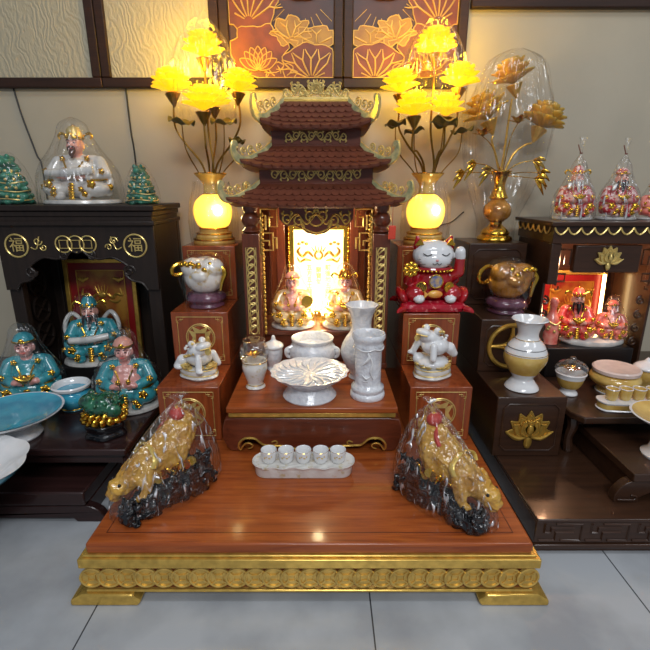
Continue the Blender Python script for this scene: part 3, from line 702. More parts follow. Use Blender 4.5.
t = thing('incense_bowl', 'round white porcelain incense bowl behind the scalloped dish on the altar table', 'incense bowl', (-.042, 1.458, TZ))
pr = smooth_prof([(0, 0), (.046, 0), (.048, .006), (.05, .014), (.068, .034), (.079, .062), (.076, .086), (.066, .098), (.064, .104)]) + [(.070, .108), (.071, .117), (.067, .119), (.061, .114), (.060, .09), (.05, .085), (0, .085)]
dish(PORCR, t, pr, 'bowl')
for s in (-1, 1):
    mb = MB(); mb.tube([(s * .066, -.02, .092), (s * .085, -.024, .082), (s * .083, -.022, .060), (s * .072, -.02, .054)], [.005, .007, .005], 8, 5); mb.ell((s * .083, -.022, .076), (.009, .010, .012)); mb.build('lion_handle', PORC, t)

t = thing('glass_lidded_cup', 'white porcelain cup with clear faceted glass lid, front left on the altar table', 'cup', (-.216, 1.322, TZ))
dish(PORCG, t, smooth_prof([(0, 0), (.028, 0), (.029, .005), (.024, .014), (.030, .034), (.038, .062), (.037, .082), (.038, .088)]) + [(.034, .088), (.03, .06), (0, .05)], 'cup')
gold_ring(t, .0375, .086); gold_ring(t, .026, .012)
mb = MB(); mb.lathe(smooth_prof([(.036, .089), (.043, .096), (.045, .115), (.041, .134), (.034, .143), (.032, .150), (.034, .155), (0, .156)]), 12, None, None, False); mb.build('glass_lid', GLASS, t, smooth=20)
mb = MB()
for k in range(9):
    a = 2 * PI * k / 9; petal(mb, .03, .008, 1.0, a, (0, 0, .096), .3)
mb.ell((0, 0, .106), (.009, .009, .012)); mb.build('gold_wick_flower', GOLDB, t)

t = thing('lidded_pot', 'small white lidded pot at the left back of the altar table, before the shrine pillar', 'pot', (-.174, 1.47, TZ))
dish(PORCR, t, smooth_prof([(0, 0), (.022, 0), (.023, .006), (.020, .014), (.028, .04), (.030, .066), (.027, .078)]) + [(0, .078)], 'pot')
dish(PORC, t, smooth_prof([(.033, .078), (.034, .084), (.028, .092), (.014, .1), (.008, .106), (.007, .112), (.004, .119), (0, .121)]), 'lid')

t = thing('incense_holder', 'white cylindrical incense holder with moulded rim, front right on the altar table', 'incense holder', (.126, 1.258, TZ))
dish(PORCR, t, [(0, 0), (.050, 0), (.052, .005), (.051, .014), (.046, .018), (.046, .022), (.049, .026), (.048, .034), (.040, .040), (.0385, .048), (.039, .10), (.0395, .150), (.042, .156), (.044, .160), (.042, .165), (.042, .172), (.046, .178), (.0485, .184), (.048, .192), (.046, .196), (.043, .194), (.041, .18), (.038, .12), (0, .10)], 'holder')
mb = MB()
mb.tube([(-.006, -.041, .148), (-.002, -.043, .135), (-.012, -.043, .12), (-.022, -.038, .11)], [.003, .005, .001], 6, 5); mb.tube([(.0, -.042, .14), (.008, -.042, .115), (.004, -.043, .09), (.012, -.041, .068)], [.002, .0045, .001], 6, 5)
mb.tube([(-.02, -.037, .08), (-.008, -.042, .07), (.004, -.043, .078)], [.001, .004, .001], 6, 5); mb.tube([(-.016, -.038, .06), (-.004, -.042, .062)], [.002, .003], 6)
mb.tube([(.043 * math.cos(a), .043 * math.sin(a), .158 - .006 * abs(math.sin(2.5 * a))) for a in np.linspace(0, 2 * PI, 61)[:-1]], .0022, 5, 0, True)
mb.build('flower_relief', PORC, t)

t = thing('porcelain_vase', 'white porcelain vase with flared mouth behind the cylindrical incense holder', 'vase', (.116, 1.402, TZ))
dish(PORCR, t, smooth_prof([(0, 0), (.036, 0), (.038, .006), (.034, .014), (.044, .03), (.062, .07), (.064, .10), (.052, .13), (.036, .155), (.031, .18), (.036, .21), (.048, .236), (.0515, .243)]) + [(.049, .2445), (.045, .236), (.032, .20), (.028, .17), (0, .16)], 'vase', lambda th, i, z: 1 + (.03 * math.cos(8 * th) if z > .236 else 0), 64)

t = thing('cup_tray', 'white scalloped oval tray holding five small cups, in front of the altar table', 'tray', (-.058, 1.088, .1541))
def tray_outline(k, sc):
    pts = []
    for i in range(96):
        a = 2 * PI * i / 96; x = .118 * max(-1, min(1, 1.35 * math.cos(a))) ; x = .097 * (1 if math.cos(a) > 0 else -1) * min(1, abs(math.cos(a)) * 1.45)
        c0 = math.cos(a); s0 = math.sin(a)
        if abs(c0) > .69: bx = (1 if c0 > 0 else -1) * .097; th = (a if c0 > 0 else PI - a); q = .036 + .0; px = bx + (1 if c0 > 0 else -1) * q * math.cos(math.asin(max(-1, min(1, s0 / .724)))); py = q * max(-1, min(1, s0 / .724))
        else: px = .097 * c0 / .69; py = (.036 if s0 > 0 else -.036) * (1 + sc * math.cos(px / .0465 * 2 * PI))
        pts.append((px * k if abs(c0) <= .69 else (1 if c0 > 0 else -1) * (.097 + (abs(px) - .097) * k), py * k))
    return pts
rings = []
for z, k, scv in ((0, .92, .0), (.002, .95, 0), (.022, .97, .02), (.030, 1.06, .07), (.034, 1.15, .09), (.036, 1.14, .09), (.033, 1.06, .07), (.031, .95, 0)):
    rings.append([(x, y, z) for x, y in tray_outline(k, scv)])
mb = MB(); mb.loft(rings); mb.build('tray', PORCG, t)
def tea_cup(name, label, loc, m, m2, group, r=.0212, h=.036):
    c = thing(name, label, 'cup', loc, 0, group)
    dish(m, c, [(0, 0), (r * .72, 0), (r * .80, h * .05), (r * .95, h * .3), (r, h * .7), (r * 1.02, h * .97), (r * .99, h), (r * .90, h * .96), (r * .86, h * .5), (r * .7, h * .2), (0, h * .18)], 'cup', None, 28)
    if m2: gold_ring(c, r * 1.0, h * .96, .0007); 
    return c
ORD = ['first', 'second', 'third', 'fourth', 'fifth']
for k in range(5):
    c = tea_cup('offering_cup', ORD[k] + ' from the left of five small white cups in the oval tray', (-.058 - .093 + .0465 * k, 1.088, .1541 + .0315), PORC, True, 'white offering cups in the tray')
    mb = MB()
    for j in range(4):
        a = -PI / 2 + (j - 1.5) * .28; mb.ell((.0202 * math.cos(a), .0202 * math.sin(a), .02 + .004 * (j % 2)), (.0028, .0012, .004), (0, j, 0), 6, 5)
    mb.build('flower_motif', GOLDP, c)

# ------------------------------------------------------------------ inside the shrine: plaque, spotlight, two deities
PLZ = TZ + .1175
WHITEP = mat('white_panel_added_glow', (255, 236, 190), .5, emit=1.6, ecol=(255, 232, 170))  # emission imitates the spot bulb's overexposed light on the panel
t = thing('lit_plaque', 'brightly lit white and gold plaque in gold frame inside the pagoda shrine', 'plaque', (-.024, 1.735, PLZ))
mb = MB(); mb.box(-.098, .098, -.004, .008, .0, .335); mb.build('panel', WHITEP, t)
mb = MB()
for x0, x1, z0, z1 in ((-.112, -.092, 0, .35), (.092, .112, 0, .35), (-.092, .092, .33, .35), (-.092, .092, 0, .02)): mb.box(x0, x1, -.016, .01, z0, z1)
for k in range(20):
    for s in (-1, 1): mb.ell((s * .111, -.014, .01 + .017 * k), (.006, .006, .008), (0, 0, 0), 8, 6)
mb.build('gold_frame', GOLDB, t, .002)
mb = MB(); M = Matrix.Translation((0, -.006, .235)); mb.torus((0, 0, 0), .014, .004, M)
for s in (-1, 1):
    mb.tube([(s * .02, 0, -.006), (s * .04, 0, .012), (s * .06, 0, -.004), (s * .078, 0, .014), (s * .068, 0, .03)], [.003, .006, .005, .006, .002], 6, 5, False, M)
    mb.tube([(s * .028, 0, -.02), (s * .05, 0, -.016), (s * .07, 0, -.024), (s * .08, 0, -.008)], [.002, .005, .004, .002], 6, 5, False, M)
    for k in range(3): mb.ell((s * (.045 + .014 * k), 0, .042 + .006 * (k % 2)), (.007, .003, .005), (0, 0, 0), 8, 6, M)
for k in range(5): mb.tube([((k - 2) * .008, 0, .014), ((k - 2) * .013, 0, .03 + .006 * (k % 2))], [.003, .001], 6, 0, False, M)
mb.build('gold_dragon_relief', GOLD, t)
for cx, s_ in ((-.035, '五方五土龍神'), (.035, '前後地主財神'), (0, '聚寶堂')):
    text('plaque_lettering', '\n'.join(s_), .023, GOLD, t, at(cx, -.006, .13 if len(s_) > 3 else .155) @ FRONT, .0008)
t = thing('spotlight', 'small glowing spotlight between the two deities inside the pagoda shrine', 'lamp', (-.006, 1.61, PLZ))
mb = MB(); mb.lathe([(0, 0), (.012, 0), (.012, .008), (.006, .012), (.006, .03), (.009, .036), (.0, .037)], 16); mb.build('base', GOLD, t)
mb = MB(); mb.ell((0, 0, .044), .008); mb.build('bulb', glow('spot_bulb', (255, 240, 190), 90), t)
lamp('shrine_spot_light', (-.006, 1.575, PLZ + .09), 2.0, (1, .80, .42))
lamp('shrine_fill_light', (-.028, 1.56, TZ + .49), 3.2, (1, .78, .42), .02)  # added unseen point lamp behind the valance, brightens plaque and figurines

# ---- seated deity figurines: body (skin, robe and trim in one surface), hat, beard, face, ornaments, plinth and film are parts
CREAMR = mat('cream_gilt_robe', (236, 214, 170), .25, .1, vs=50, coat=.4, c2=(214, 172, 80), crange=(.40, .54))
SKINB = mat('belly_skin', (226, 160, 150), .3, 0, var=.12, vs=20, coat=.4)
def deity(label, loc, h, robe, chest=False, hat='wing', beard=True, skin=None, rz=0, seed=1, plinth=True, held='ingot', wrapk=1, tie=False, hatm=None, wm=None, name='deity_figurine', pl_m=None, trim=None, fatten=1, wide=1.16):
    t = thing(name, label, 'figurine', loc, rz); skin = skin or SKINB; trim = trim or GOLDB
    S = lambda x, y, z: (x * h, y * h, z * h)
    P = [('e', (0, .02, .22), (.33, .25, .16), (0, 0, 0), 1), ('e', (.2, -.14, .19), (.15, .17, .11), (0, 0, .3), 1), ('e', (-.2, -.14, .19), (.15, .17, .11), (0, 0, -.3), 1),
         ('e', (0, .06, .42), (.22 * fatten, .17, .24), (0, 0, 0), 1), ('e', (0, -.05, .39), (.17 * fatten, .15, .15), (0, 0, 0), 0 if chest else 1), ('e', (0, -.03, .52), (.14, .11, .09), (0, 0, 0), 0 if chest else 1),
         ('c', (-.17, .05, .57), (.17, .05, .57), .09, .09, 1), ('c', (-.22, .04, .56), (-.29, -.04, .39), .085, .085, 1), ('c', (.22, .04, .56), (.29, -.04, .39), .085, .085, 1),
         ('c', (-.29, -.04, .39), (-.17, -.19, .36), .075, .065, 1), ('c', (.29, -.04, .39), (.17, -.19, .36), .075, .065, 1),
         ('c', (-.33, -.02, .30), (-.30, -.05, .16), .05, .07, 1), ('c', (.33, -.02, .30), (.30, -.05, .16), .05, .07, 1),
         ('e', (-.12, -.235, .37), (.045, .05, .04), (0, 0, 0), 0), ('e', (.12, -.235, .37), (.045, .05, .04), (0, 0, 0), 0),
         ('c', (0, .03, .6), (0, .01, .72), .075, .07, 0), ('e', (0, 0, .79), (.105, .115, .135), (0, 0, 0), 0), ('e', (0, -.02, .735), (.09, .095, .08), (0, 0, 0), 0),
         ('e', (-.105, .01, .775), (.02, .03, .055), (0, 0, 0), 0), ('e', (.105, .01, .775), (.02, .03, .055), (0, 0, 0), 0), ('e', (0, -.118, .78), (.022, .028, .03), (0, 0, 0), 0),
         ('e', (-.055, -.085, .76), (.035, .03, .028), (0, 0, 0), 0), ('e', (.055, -.085, .76), (.035, .03, .028), (0, 0, 0), 0),
         ('e', (-.13, -.27, .09), (.07, .09, .05), (0, 0, 0), 1), ('e', (.13, -.27, .09), (.07, .09, .05), (0, 0, 0), 1)]
    for s in (-1, 1):      # four fingers and a thumb on each hand, closed towards the middle
        for k in range(4): P.append(('c', (s * .10, -.262 + .012 * k, .395 - .022 * k), (s * (.045 - .004 * (k == 3)), -.285 + .012 * k, .39 - .022 * k), .0135, .0115, 0))
        P.append(('c', (s * .115, -.235, .405), (s * .085, -.262, .435), .015, .012, 0))
    def wx(x, z): return x * (1 + (wide - 1) * max(0, min(1, (.68 - z) / .12)))
    def wr(p): return wide if p < .6 else 1
    P2 = []
    for p in P:
        if p[0] == 'e': P2.append(('e', (wx(p[1][0], p[1][2]), p[1][1], p[1][2]), (p[2][0] * (wr(p[1][2]) if p[2][0] > .1 else 1),) + tuple(p[2][1:]), p[3], p[4]))
        else: P2.append(('c', (wx(p[1][0], p[1][2]), p[1][1], p[1][2]), (wx(p[2][0], p[2][2]), p[2][1], p[2][2]), p[3], p[4], p[5]))
    P = P2
    pz = .05 if plinth else 0
    blob('body', sc_prims(P, h * (1 - pz) * .97, (0, 0, pz * h - .04 * h * (1 - pz))), [skin, robe], t, h * .0115, 3)
    K = h * (1 - pz) * .97; oz = pz * h - .04 * h * (1 - pz)
    def q(x, y, z): return (wx(x, z) * K, y * K, z * K + oz)
    mb = MB()
    for s in (-1, 1):
        mb.ell(q(s * .042, -.105, .805), (.017 * K, .01 * K, .009 * K), (0, 0, 0), 8, 6); mb.tube([q(s * .018, -.112, .835), q(s * .045, -.108, .848), q(s * .072, -.092, .832)], .006 * K, 5, 3)
    mb.build('eye', INK, t)
    mb = MB(); mb.tube([q(-.03, -.117, .738), q(0, -.122, .730), q(.03, -.117, .738)], .008 * K, 6, 3); mb.build('mouth', REDR, t)
    if beard == 'goatee':
        mb = MB(); mb.tube([q(0, -.10, .70), q(0, -.135, .66), q(0, -.14, .60)], [.04 * K, .04 * K, .012 * K], 10, 4)
        for s in (-1, 1): mb.tube([q(s * .006, -.125, .752), q(s * .04, -.13, .742), q(s * .055, -.125, .70)], [.012 * K, .012 * K, .005 * K], 6, 4)
        mb.build('beard', mat('brown_beard', (84, 52, 40), .5), t)
    elif beard:
        mb = MB(); mb.tube([q(0, -.115, .715), q(0, -.15, .63), q(0, -.165, .52)], [.045 * K, .035 * K, .008 * K], 10, 4)
        for s in (-1, 1):
            mb.tube([q(s * .08, -.075, .74), q(s * .09, -.10, .66), q(s * .08, -.12, .56)], [.02 * K, .02 * K, .004 * K], 8, 4); mb.tube([q(s * .008, -.125, .755), q(s * .05, -.13, .74), q(s * .075, -.13, .69)], [.012 * K, .01 * K, .003 * K], 6, 4)
        mb.build('beard', beard if not isinstance(beard, bool) else INK, t)
    hm = hatm or robe
    if hat == 'wing':
        mb = MB(); mb.lathe([(.115 * K, 0), (.122 * K, .04 * K), (.11 * K, .07 * K), (.09 * K, .13 * K), (.06 * K, .165 * K), (0, .17 * K)], 24, Matrix.Translation(q(0, .01, .855)))
        hto = mb.build('hat', hm, t)
        mb = MB(); mb.torus((0, 0, 0), .119 * K, .011 * K, Matrix.Translation(q(0, .01, .875)) @ Matrix.Rotation(R(90), 4, 'X')); mb.ell(q(0, -.115, .90), (.03 * K, .016 * K, .04 * K))
        for s in (-1, 1):
            mb.tube([q(s * .11, .03, .90), q(s * .19, .04, .94), q(s * .235, .03, .90), q(s * .21, .03, .86)], [.012 * K, .02 * K, .016 * K, .008 * K], 8, 4); mb.ell(q(s * .07, -.09, .90), (.022 * K, .014 * K, .026 * K), (0, 0, 0), 8, 6)
        mb.ell(q(0, .01, 1.03), .022 * K); mb.build('hat_trim', trim, hto)
    elif hat == 'scarf':
        mb = MB(); mb.lathe([(.11 * K, 0), (.13 * K, .02 * K), (.128 * K, .05 * K), (.10 * K, .10 * K), (.05 * K, .135 * K), (0, .14 * K)], 24, Matrix.Translation(q(0, .015, .855)))
        hto = mb.build('head_scarf', hm, t); mb = MB(); mb.torus((0, 0, 0), .129 * K, .014 * K, Matrix.Translation(q(0, .015, .88)) @ Matrix.Rotation(R(90), 4, 'X')); mb.ell(q(0, -.12, .90), (.035 * K, .018 * K, .035 * K)); mb.build('scarf_band', trim, hto)
    rnd = random.Random(seed); mb = MB()
    for s in (-1, 1):
        for x, y, z, r_ in ((.06, -.20, .44, .03), (.14, -.33, .19, .035), (.14, -.02, .60, .035), (.22, -.25, .26, .055), (.29, -.10, .43, .04), (.35, -.06, .22, .04), (.16, -.3, .13, .04)):
            M = Matrix.Translation(q(s * x, y, z)); mb.ell((0, -.05 * K, 0), (r_ * K, .03 * K, r_ * K), (0, 0, 0), 10, 6, M)
            for k in range(5): mb.ell((r_ * K * .85 * math.cos(k * 1.257), -.06 * K, r_ * K * .85 * math.sin(k * 1.257)), r_ * K * .38, (0, 0, 0), 6, 5, M)
        mb.tube([q(s * .33, -.02, .33), q(s * .28, -.14, .31), q(s * .20, -.22, .31)], .014 * K, 6, 4)
        mb.tube([q(s * .10, -.12, .56), q(s * .055, -.19, .44), q(s * .05, -.2, .30)], .012 * K, 6, 4)
    for k in range(6): mb.ell(q(0, -.30 + .005 * k, .07 + .037 * k), (.045 * K, .02 * K, .022 * K), (0, 0, 0), 8, 6)
    mb.build('gold_ornament', trim, t)
    if held == 'ingot':
        mb = MB(); rings = []
        for x in np.linspace(-1, 1, 13):
            r_ = .055 * math.sqrt(max(.02, 1 - .8 * x * x)); rings.append([q(.12 * x, -.27 + r_ * .8 * math.cos(a), .41 + .06 * x * x + r_ * math.sin(a) * (.6 if math.sin(a) > 0 else 1)) for a in np.linspace(0, 2 * PI, 13)[:-1]])
        mb.loft(rings); mb.ell(q(0, -.27, .445), (.045 * K, .045 * K, .04 * K)); mb.build('gold_ingot', trim, t)
    elif held == 'scroll':
        for s in ((-1, 1) if wide < 1.3 else ()):
            mb = MB(); mb.tube([q(s * .14, .10, .62), q(s * .27, .10, .74), q(s * .35, .06, .66), q(s * .34, .02, .50), q(s * .30, -.02, .40)], [.03 * K, .036 * K, .036 * K, .03 * K, .02 * K], 10, 5); mb.build('celestial_ribbon', WHITE, t)
        mb = MB(); mb.tube([q(-.24, -.25, .40), q(0, -.30, .41), q(.24, -.26, .44)], [.05 * K, .055 * K, .05 * K], 12, 4); mb.build('scroll', WHITE, t)
    elif held == 'fan':
        mb = MB(); mb.prism([(p.x, p.z) for p in cat([(-.02 * K, 0, 0), (-.10 * K, 0, .12 * K), (-.06 * K, 0, .24 * K), (.06 * K, 0, .24 * K), (.10 * K, 0, .12 * K), (.02 * K, 0, 0)], 4)], -.008 * K, .008 * K, Matrix.Translation(q(.2, -.2, .36)) @ Matrix.Rotation(.5, 4, 'Y')); mb.build('fan', GREEN if robe is TEAL else trim, t)
    elif held == 'staff':
        mb = MB(); mb.tube([q(.36, -.18, .08), q(.34, -.2, .5), q(.33, -.17, .92)], .016 * K, 8, 4); mb.tube([q(.33, -.17, .92), q(.25, -.17, 1.0), q(.22, -.17, .92)], [.03 * K, .035 * K, .015 * K], 8, 5); mb.build('staff', trim, t)
    if plinth:
        mb = MB(); mb.lathe([(.36 * wide * h, 0), (.37 * wide * h, .012 * h), (.36 * wide * h, .05 * h), (.345 * wide * h, .056 * h), (0, .056 * h)], 40, None, None, True, .82); mb.build('plinth', pl_m or WHITE, t, .001)
    if wrapk:
        k = h * wrapk
        pr = [(.40, 0), (.405, .10), (.39, .30), (.345, .48), (.245, .66), (.165, .84), (.125, .98)]
        pr = [(a * k * wide, b * k) for a, b in pr]
        wrap(t, pr + ([(.05 * k, 1.10 * k)] if tie else [(.06 * k, 1.05 * k), (.01 * k, 1.065 * k)]), seed, 64, .05, (.014 * k, 1.17 * k) if tie else None, wm or WRAP, .80)
    return t
deity('pink bare-chested deity figurine with gold robe, left one inside the pagoda shrine', (-.115, 1.595, PLZ), .212, CREAMR, True, 'scarf', False, seed=3, held='fan', wm=WRAPS, hatm=SKINB, wide=1.0)
deity('gold-robed deity figurine in clear wrap, right one inside the pagoda shrine', (.070, 1.595, PLZ), .215, CREAMR, False, 'wing', False, seed=4, wm=WRAPS, hatm=GOLDB, trim=GOLDB, wide=1.0)

# ------------------------------------------------------------------ lit lotus lamps in glowing vases
def flower(parent, c, r, m, seed=0, name='lotus_flower', lit=True, tilt=(0, 0)):
    M = Matrix.Translation(c) @ Euler((tilt[0], tilt[1], 0)).to_matrix().to_4x4(); mb = MB()
    for n_, L_, W_, tl, dz, ph in ((8, .92, .40, 1.22, -.06, 0), (8, 1.0, .42, .88, -.04, .35), (8, 1.04, .40, .58, 0, .1), (7, 1.0, .36, .32, .04, .4), (5, .86, .28, .12, .06, .2)):
        for k in range(n_): petal(mb, L_ * r, W_ * r, tl, 2 * PI * k / n_ + ph, (0, 0, dz * r), .42, .12, .08, 7, 6, M, .42)
    f = mb.build(name, m, parent, smooth=70, solid=.0009)
    mb = MB(); mb.lathe([(.05 * r, -.72 * r), (.07 * r, -.66 * r), (.24 * r, -.34 * r), (.34 * r, -.14 * r), (.33 * r, -.10 * r), (0, -.08 * r)], 18, M)
    for k in range(8):
        a = k * PI / 4; mb.tube([(.10 * r * math.cos(a), .10 * r * math.sin(a), -.6 * r), (.36 * r * math.cos(a), .36 * r * math.sin(a), -.12 * r)], .02 * r, 5, 0, False, M)
    mb.build('calyx', STEM if lit else GOLD, f)
    if lit:
        mb = MB(); mb.ell((0, 0, .26 * r), (.30 * r, .30 * r, .30 * r), (0, 0, 0), 14, 8, M); mb.build('bulb', BULB, f)
    return f
def leaf_pad(mb, c, r, seed, tilt=(0, 0)):
    rnd = random.Random(seed); M = Matrix.Translation(c) @ Euler((tilt[0], tilt[1], rnd.random() * 6)).to_matrix().to_4x4(); n = 28; ph = rnd.random() * 6
    rings = []
    for z, k in ((-.012, .02), (-.006, .4), (.002, .8), (.0, 1), (.001, 1.0), (.004, .8), (-.003, .4), (-.008, .02)):
        rings.append([(r * k * math.cos(2 * PI * j / n), r * k * math.sin(2 * PI * j / n), z + .22 * r * k * k * math.sin(4 * 2 * PI * j / n + ph) * k) for j in range(n)])
    mb.loft(rings, M)
def lotus_lamp(label, loc, flowers, leaves, seed, bulb):
    t = thing('lotus_lamp', label, 'lamp', loc)
    mb = MB(); mb.lathe([(0, 0), (.074, 0), (.076, .006), (.072, .014), (.064, .018), (.066, .026), (.062, .034), (.050, .040), (.051, .050), (.046, .056), (.040, .058)], 40); mb.build('base', CREAM, t)
    for z, r_ in ((.016, .073), (.036, .063), (.054, .051)): gold_ring(t, r_, z, .003, 'gold_band')
    mb = MB(); mb.lathe(smooth_prof([(.042, .056), (.056, .066), (.066, .092), (.068, .12), (.060, .146), (.042, .164), (.030, .172)]), 40, None, None, False); mb.build('vase_body', VGLOW, t)
    mb = MB(); mb.lathe(smooth_prof([(.030, .170), (.027, .186), (.028, .204), (.040, .222), (.055, .238), (.056, .242)]) + [(.052, .242), (.036, .222), (.022, .20), (0, .19)], 36); mb.build('vase_neck', CREAM, t)
    gold_ring(t, .0295, .172, .003, 'gold_band'); gold_ring(t, .0555, .242, .002, 'gold_band')
    mb = MB(); mb.ell(bulb, (.015, .015, .017)); mb.build('vase_bulb', glow('vase_led', (255, 236, 170), 60), t)
    lamp('vase_bulb_light', (loc[0], loc[1], loc[2] + .11), .30, (1, .66, .16), .02)
    for k, (x, y, z, r_) in enumerate(flowers):
        f = flower(t, (x, y, z), r_, PETAL, k, tilt=(.08 * math.sin(k * 2.1 + seed), .1 * x / .12))
        mb = MB(); b = math.atan2(y, x) if abs(x) + abs(y) > .01 else 0
        mb.tube([(.008 * math.cos(b), .008 * math.sin(b), .19), (.02 * math.cos(b) + .05 * x, .02 * math.sin(b), .27), (x * .72, y * .8, .24 + (z - .24) * .38), (x, y, z - r_ * 1.6), (x, y, z - r_ * .62)], [.0038, .0036, .0032], 8, 6); mb.build('stem', STEM, t)
        lamp('lotus_flower_light', (loc[0] + x, loc[1] + y - r_ * .2, loc[2] + z + r_ * 1.1), 2.3, (1, .62, .03), r_ * .35)
    for k, (x, y, z, r_) in enumerate(leaves):
        mb = MB(); leaf_pad(mb, (x, y, z), r_, seed * 7 + k, (.15, .1)); lf = mb.build('lotus_leaf', LEAFM, t)
        mb = MB(); b = math.atan2(y, x); mb.tube([(.012 * math.cos(b), .012 * math.sin(b), .19), (.03 * math.cos(b) + .2 * x, .03 * math.sin(b), .25), (x * .92, y * .9, .25 + (z - .25) * .45), (x, y, z - .008)], [.0022, .0024, .0018], 6, 6); mb.build('leaf_stem', STEM, lf)
    wrap(t, [(.082, 0), (.086, .05), (.084, .10), (.078, .15), (.066, .19), (.06, .215)], seed, 60, .06, None, WRAPS)
    fl = flowers[0]; wrapo = wrap(t, [(.10, .42), (.108, .50), (.100, .58), (.075, .65), (.02, .72)], seed + 3, 60, .10, None, WRAPS, .8, (fl[0] * .5, 0), name='plastic_bag')
    return t
lotus_lamp('lit yellow lotus lamp with glowing vase standing on the left red step stand', (-.404, 1.705, .7005),
    [(.006, -.005, .610, .072), (-.103, -.02, .502, .070), (.114, -.005, .506, .066), (.006, -.065, .440, .072), (.016, .06, .470, .062)],
    [(-.072, -.05, .405, .044), (.068, -.05, .405, .044), (.10, .0, .35, .03)], 2, (.030, -.056, .118))
lotus_lamp('lit yellow lotus lamp with glowing vase on the right red stand above the cat', (.362, 1.705, .7005),
    [(.0, -.005, .620, .072), (-.112, -.02, .50, .068), (.086, -.005, .520, .070), (-.07, -.06, .425, .068), (.044, -.02, .430, .066)],
    [(-.125, -.03, .40, .036), (.03, -.06, .40, .046), (.115, .02, .385, .040), (-.05, .03, .385, .036)], 5, (.022, -.058, .118))

# ------------------------------------------------------------------ unlit gold vase with amber glass flowers at the right
t = thing('gold_flower_vase', 'gold vase with unlit amber glass flowers and leaves on the dark stand', 'vase', (.634, 1.745, .7065))
mb = MB(); mb.lathe([(0, 0), (.062, 0), (.064, .006), (.060, .014), (.050, .020), (.052, .028), (.046, .038), (.030, .05), (.022, .058), (.022, .066), (.03, .07)], 40); mb.build('base', GOLDB, t)
mb = MB(); mb.lathe(smooth_prof([(.026, .070), (.042, .082), (.050, .10), (.048, .12), (.036, .136), (.026, .146)]), 40); mb.build('vase_body', AMBG, t)
mb = MB(); mb.lathe(smooth_prof([(.026, .146), (.034, .152), (.030, .16), (.022, .18), (.019, .20), (.026, .225), (.036, .242), (.037, .246)]) + [(.033, .246), (.02, .21), (0, .2)], 40); mb.build('vase_neck', GOLDB, t)
fls = [(.012, 0, .535, .076), (-.060, .02, .425, .086), (.122, .0, .395, .080)]
for k, (x, y, z, r_) in enumerate(fls):
    flower(t, (x, y, z), r_, PETALA, k, 'glass_flower', False, (0, (-.5, -.7, .6)[k] * .6))
    mb = MB(); mb.tube([(.004 * (k - 1), 0, .22), (.03 * x / .1, y, .30), (x * .62, y, .27 + (z - .27) * .5), (x - (0, -.3, .3)[k] * r_, y, z - r_ * .7)], [.0045, .004, .0035], 8, 6); mb.build('stem', GOLD, t)
for k, (x, y, z) in enumerate([(-.085, -.02, .36), (.03, -.03, .40), (-.10, -.03, .27), (.10, -.02, .28), (.11, -.03, .22), (-.05, -.04, .25), (.13, .0, .24), (-.13, .0, .24)]):
    mb = MB(); b = math.atan2(z - .25, x)
    mb.tube([(.004, 0, .23), (x * .5, y * .5, .24 + (z - .24) * .7), (x, y, z)], [.0022, .002, .0015], 6, 5)
    if k < 2:
        for j in range(10): petal(mb, .035, .012, .5 + .08 * j, j * 2.4, (x, y, z), .3)
    else:
        for j in range(3):
            a = -.5 + .5 * j; e = (x + .045 * math.copysign(math.cos(a), x), y - .01 * j, z - .03 + .03 * math.sin(a) * 2)
            mb.tube([(x, y, z), ((x + e[0]) / 2, (y + e[1]) / 2 - .004, (z + e[2]) / 2 + .006), e], [.001, .008, .001], 8, 4, False, None, .4)
    mb.build('gold_leaf_spray', GOLDB, t)
wrap(t, [(.068, 0), (.074, .08), (.12, .20), (.140, .30), (.148, .42), (.118, .52), (.085, .60), (.02, .635)], 9, 72, .07, None, WRAPS, .7, (.015, 0))

# ------------------------------------------------------------------ lucky cat on the right step stand
t = thing('lucky_cat', 'red ceramic lucky cat with white face and raised paw, sitting on a red cushion', 'figurine', (.352, 1.505, .5055))
mb = MB(); rings = []
for z, k in ((0, .80), (.004, .93), (.016, 1.0), (.028, .95), (.036, .7), (.036, .01)):
    ring = []
    for j in range(48):
        a = 2 * PI * j / 48; q = (abs(math.cos(a)) ** 5 + abs(math.sin(a)) ** 5) ** -.2; ring.append((.102 * k * q * math.cos(a) * (1 + .10 * abs(math.sin(2 * a)) ** 3), .074 * k * q * math.sin(a) * (1 + .10 * abs(math.sin(2 * a)) ** 3), z))
    rings.append(ring)
mb.loft(rings); cu = mb.build('cushion', mat('red_cushion', (176, 20, 42), .22, 0, vs=70, coat=.5, c2=(214, 120, 120), crange=(.34, .44)), t)
mb = MB()
for sx in (-1, 1):
    for sy in (-1, 1): mb.tube([(sx * .098, sy * .070, .016), (sx * .112, sy * .082, .013), (sx * .122, sy * .088, .006)], [.012, .009, .003], 8, 4)
mb.build('cushion_corner', REDG, cu)
for sx in (-1, 1): mb = MB(); mb.ell((sx * .096, -.01, .045), (.018, .055, .034), (0, sx * .5, 0)); mb.build('side_bolster', REDG, t)
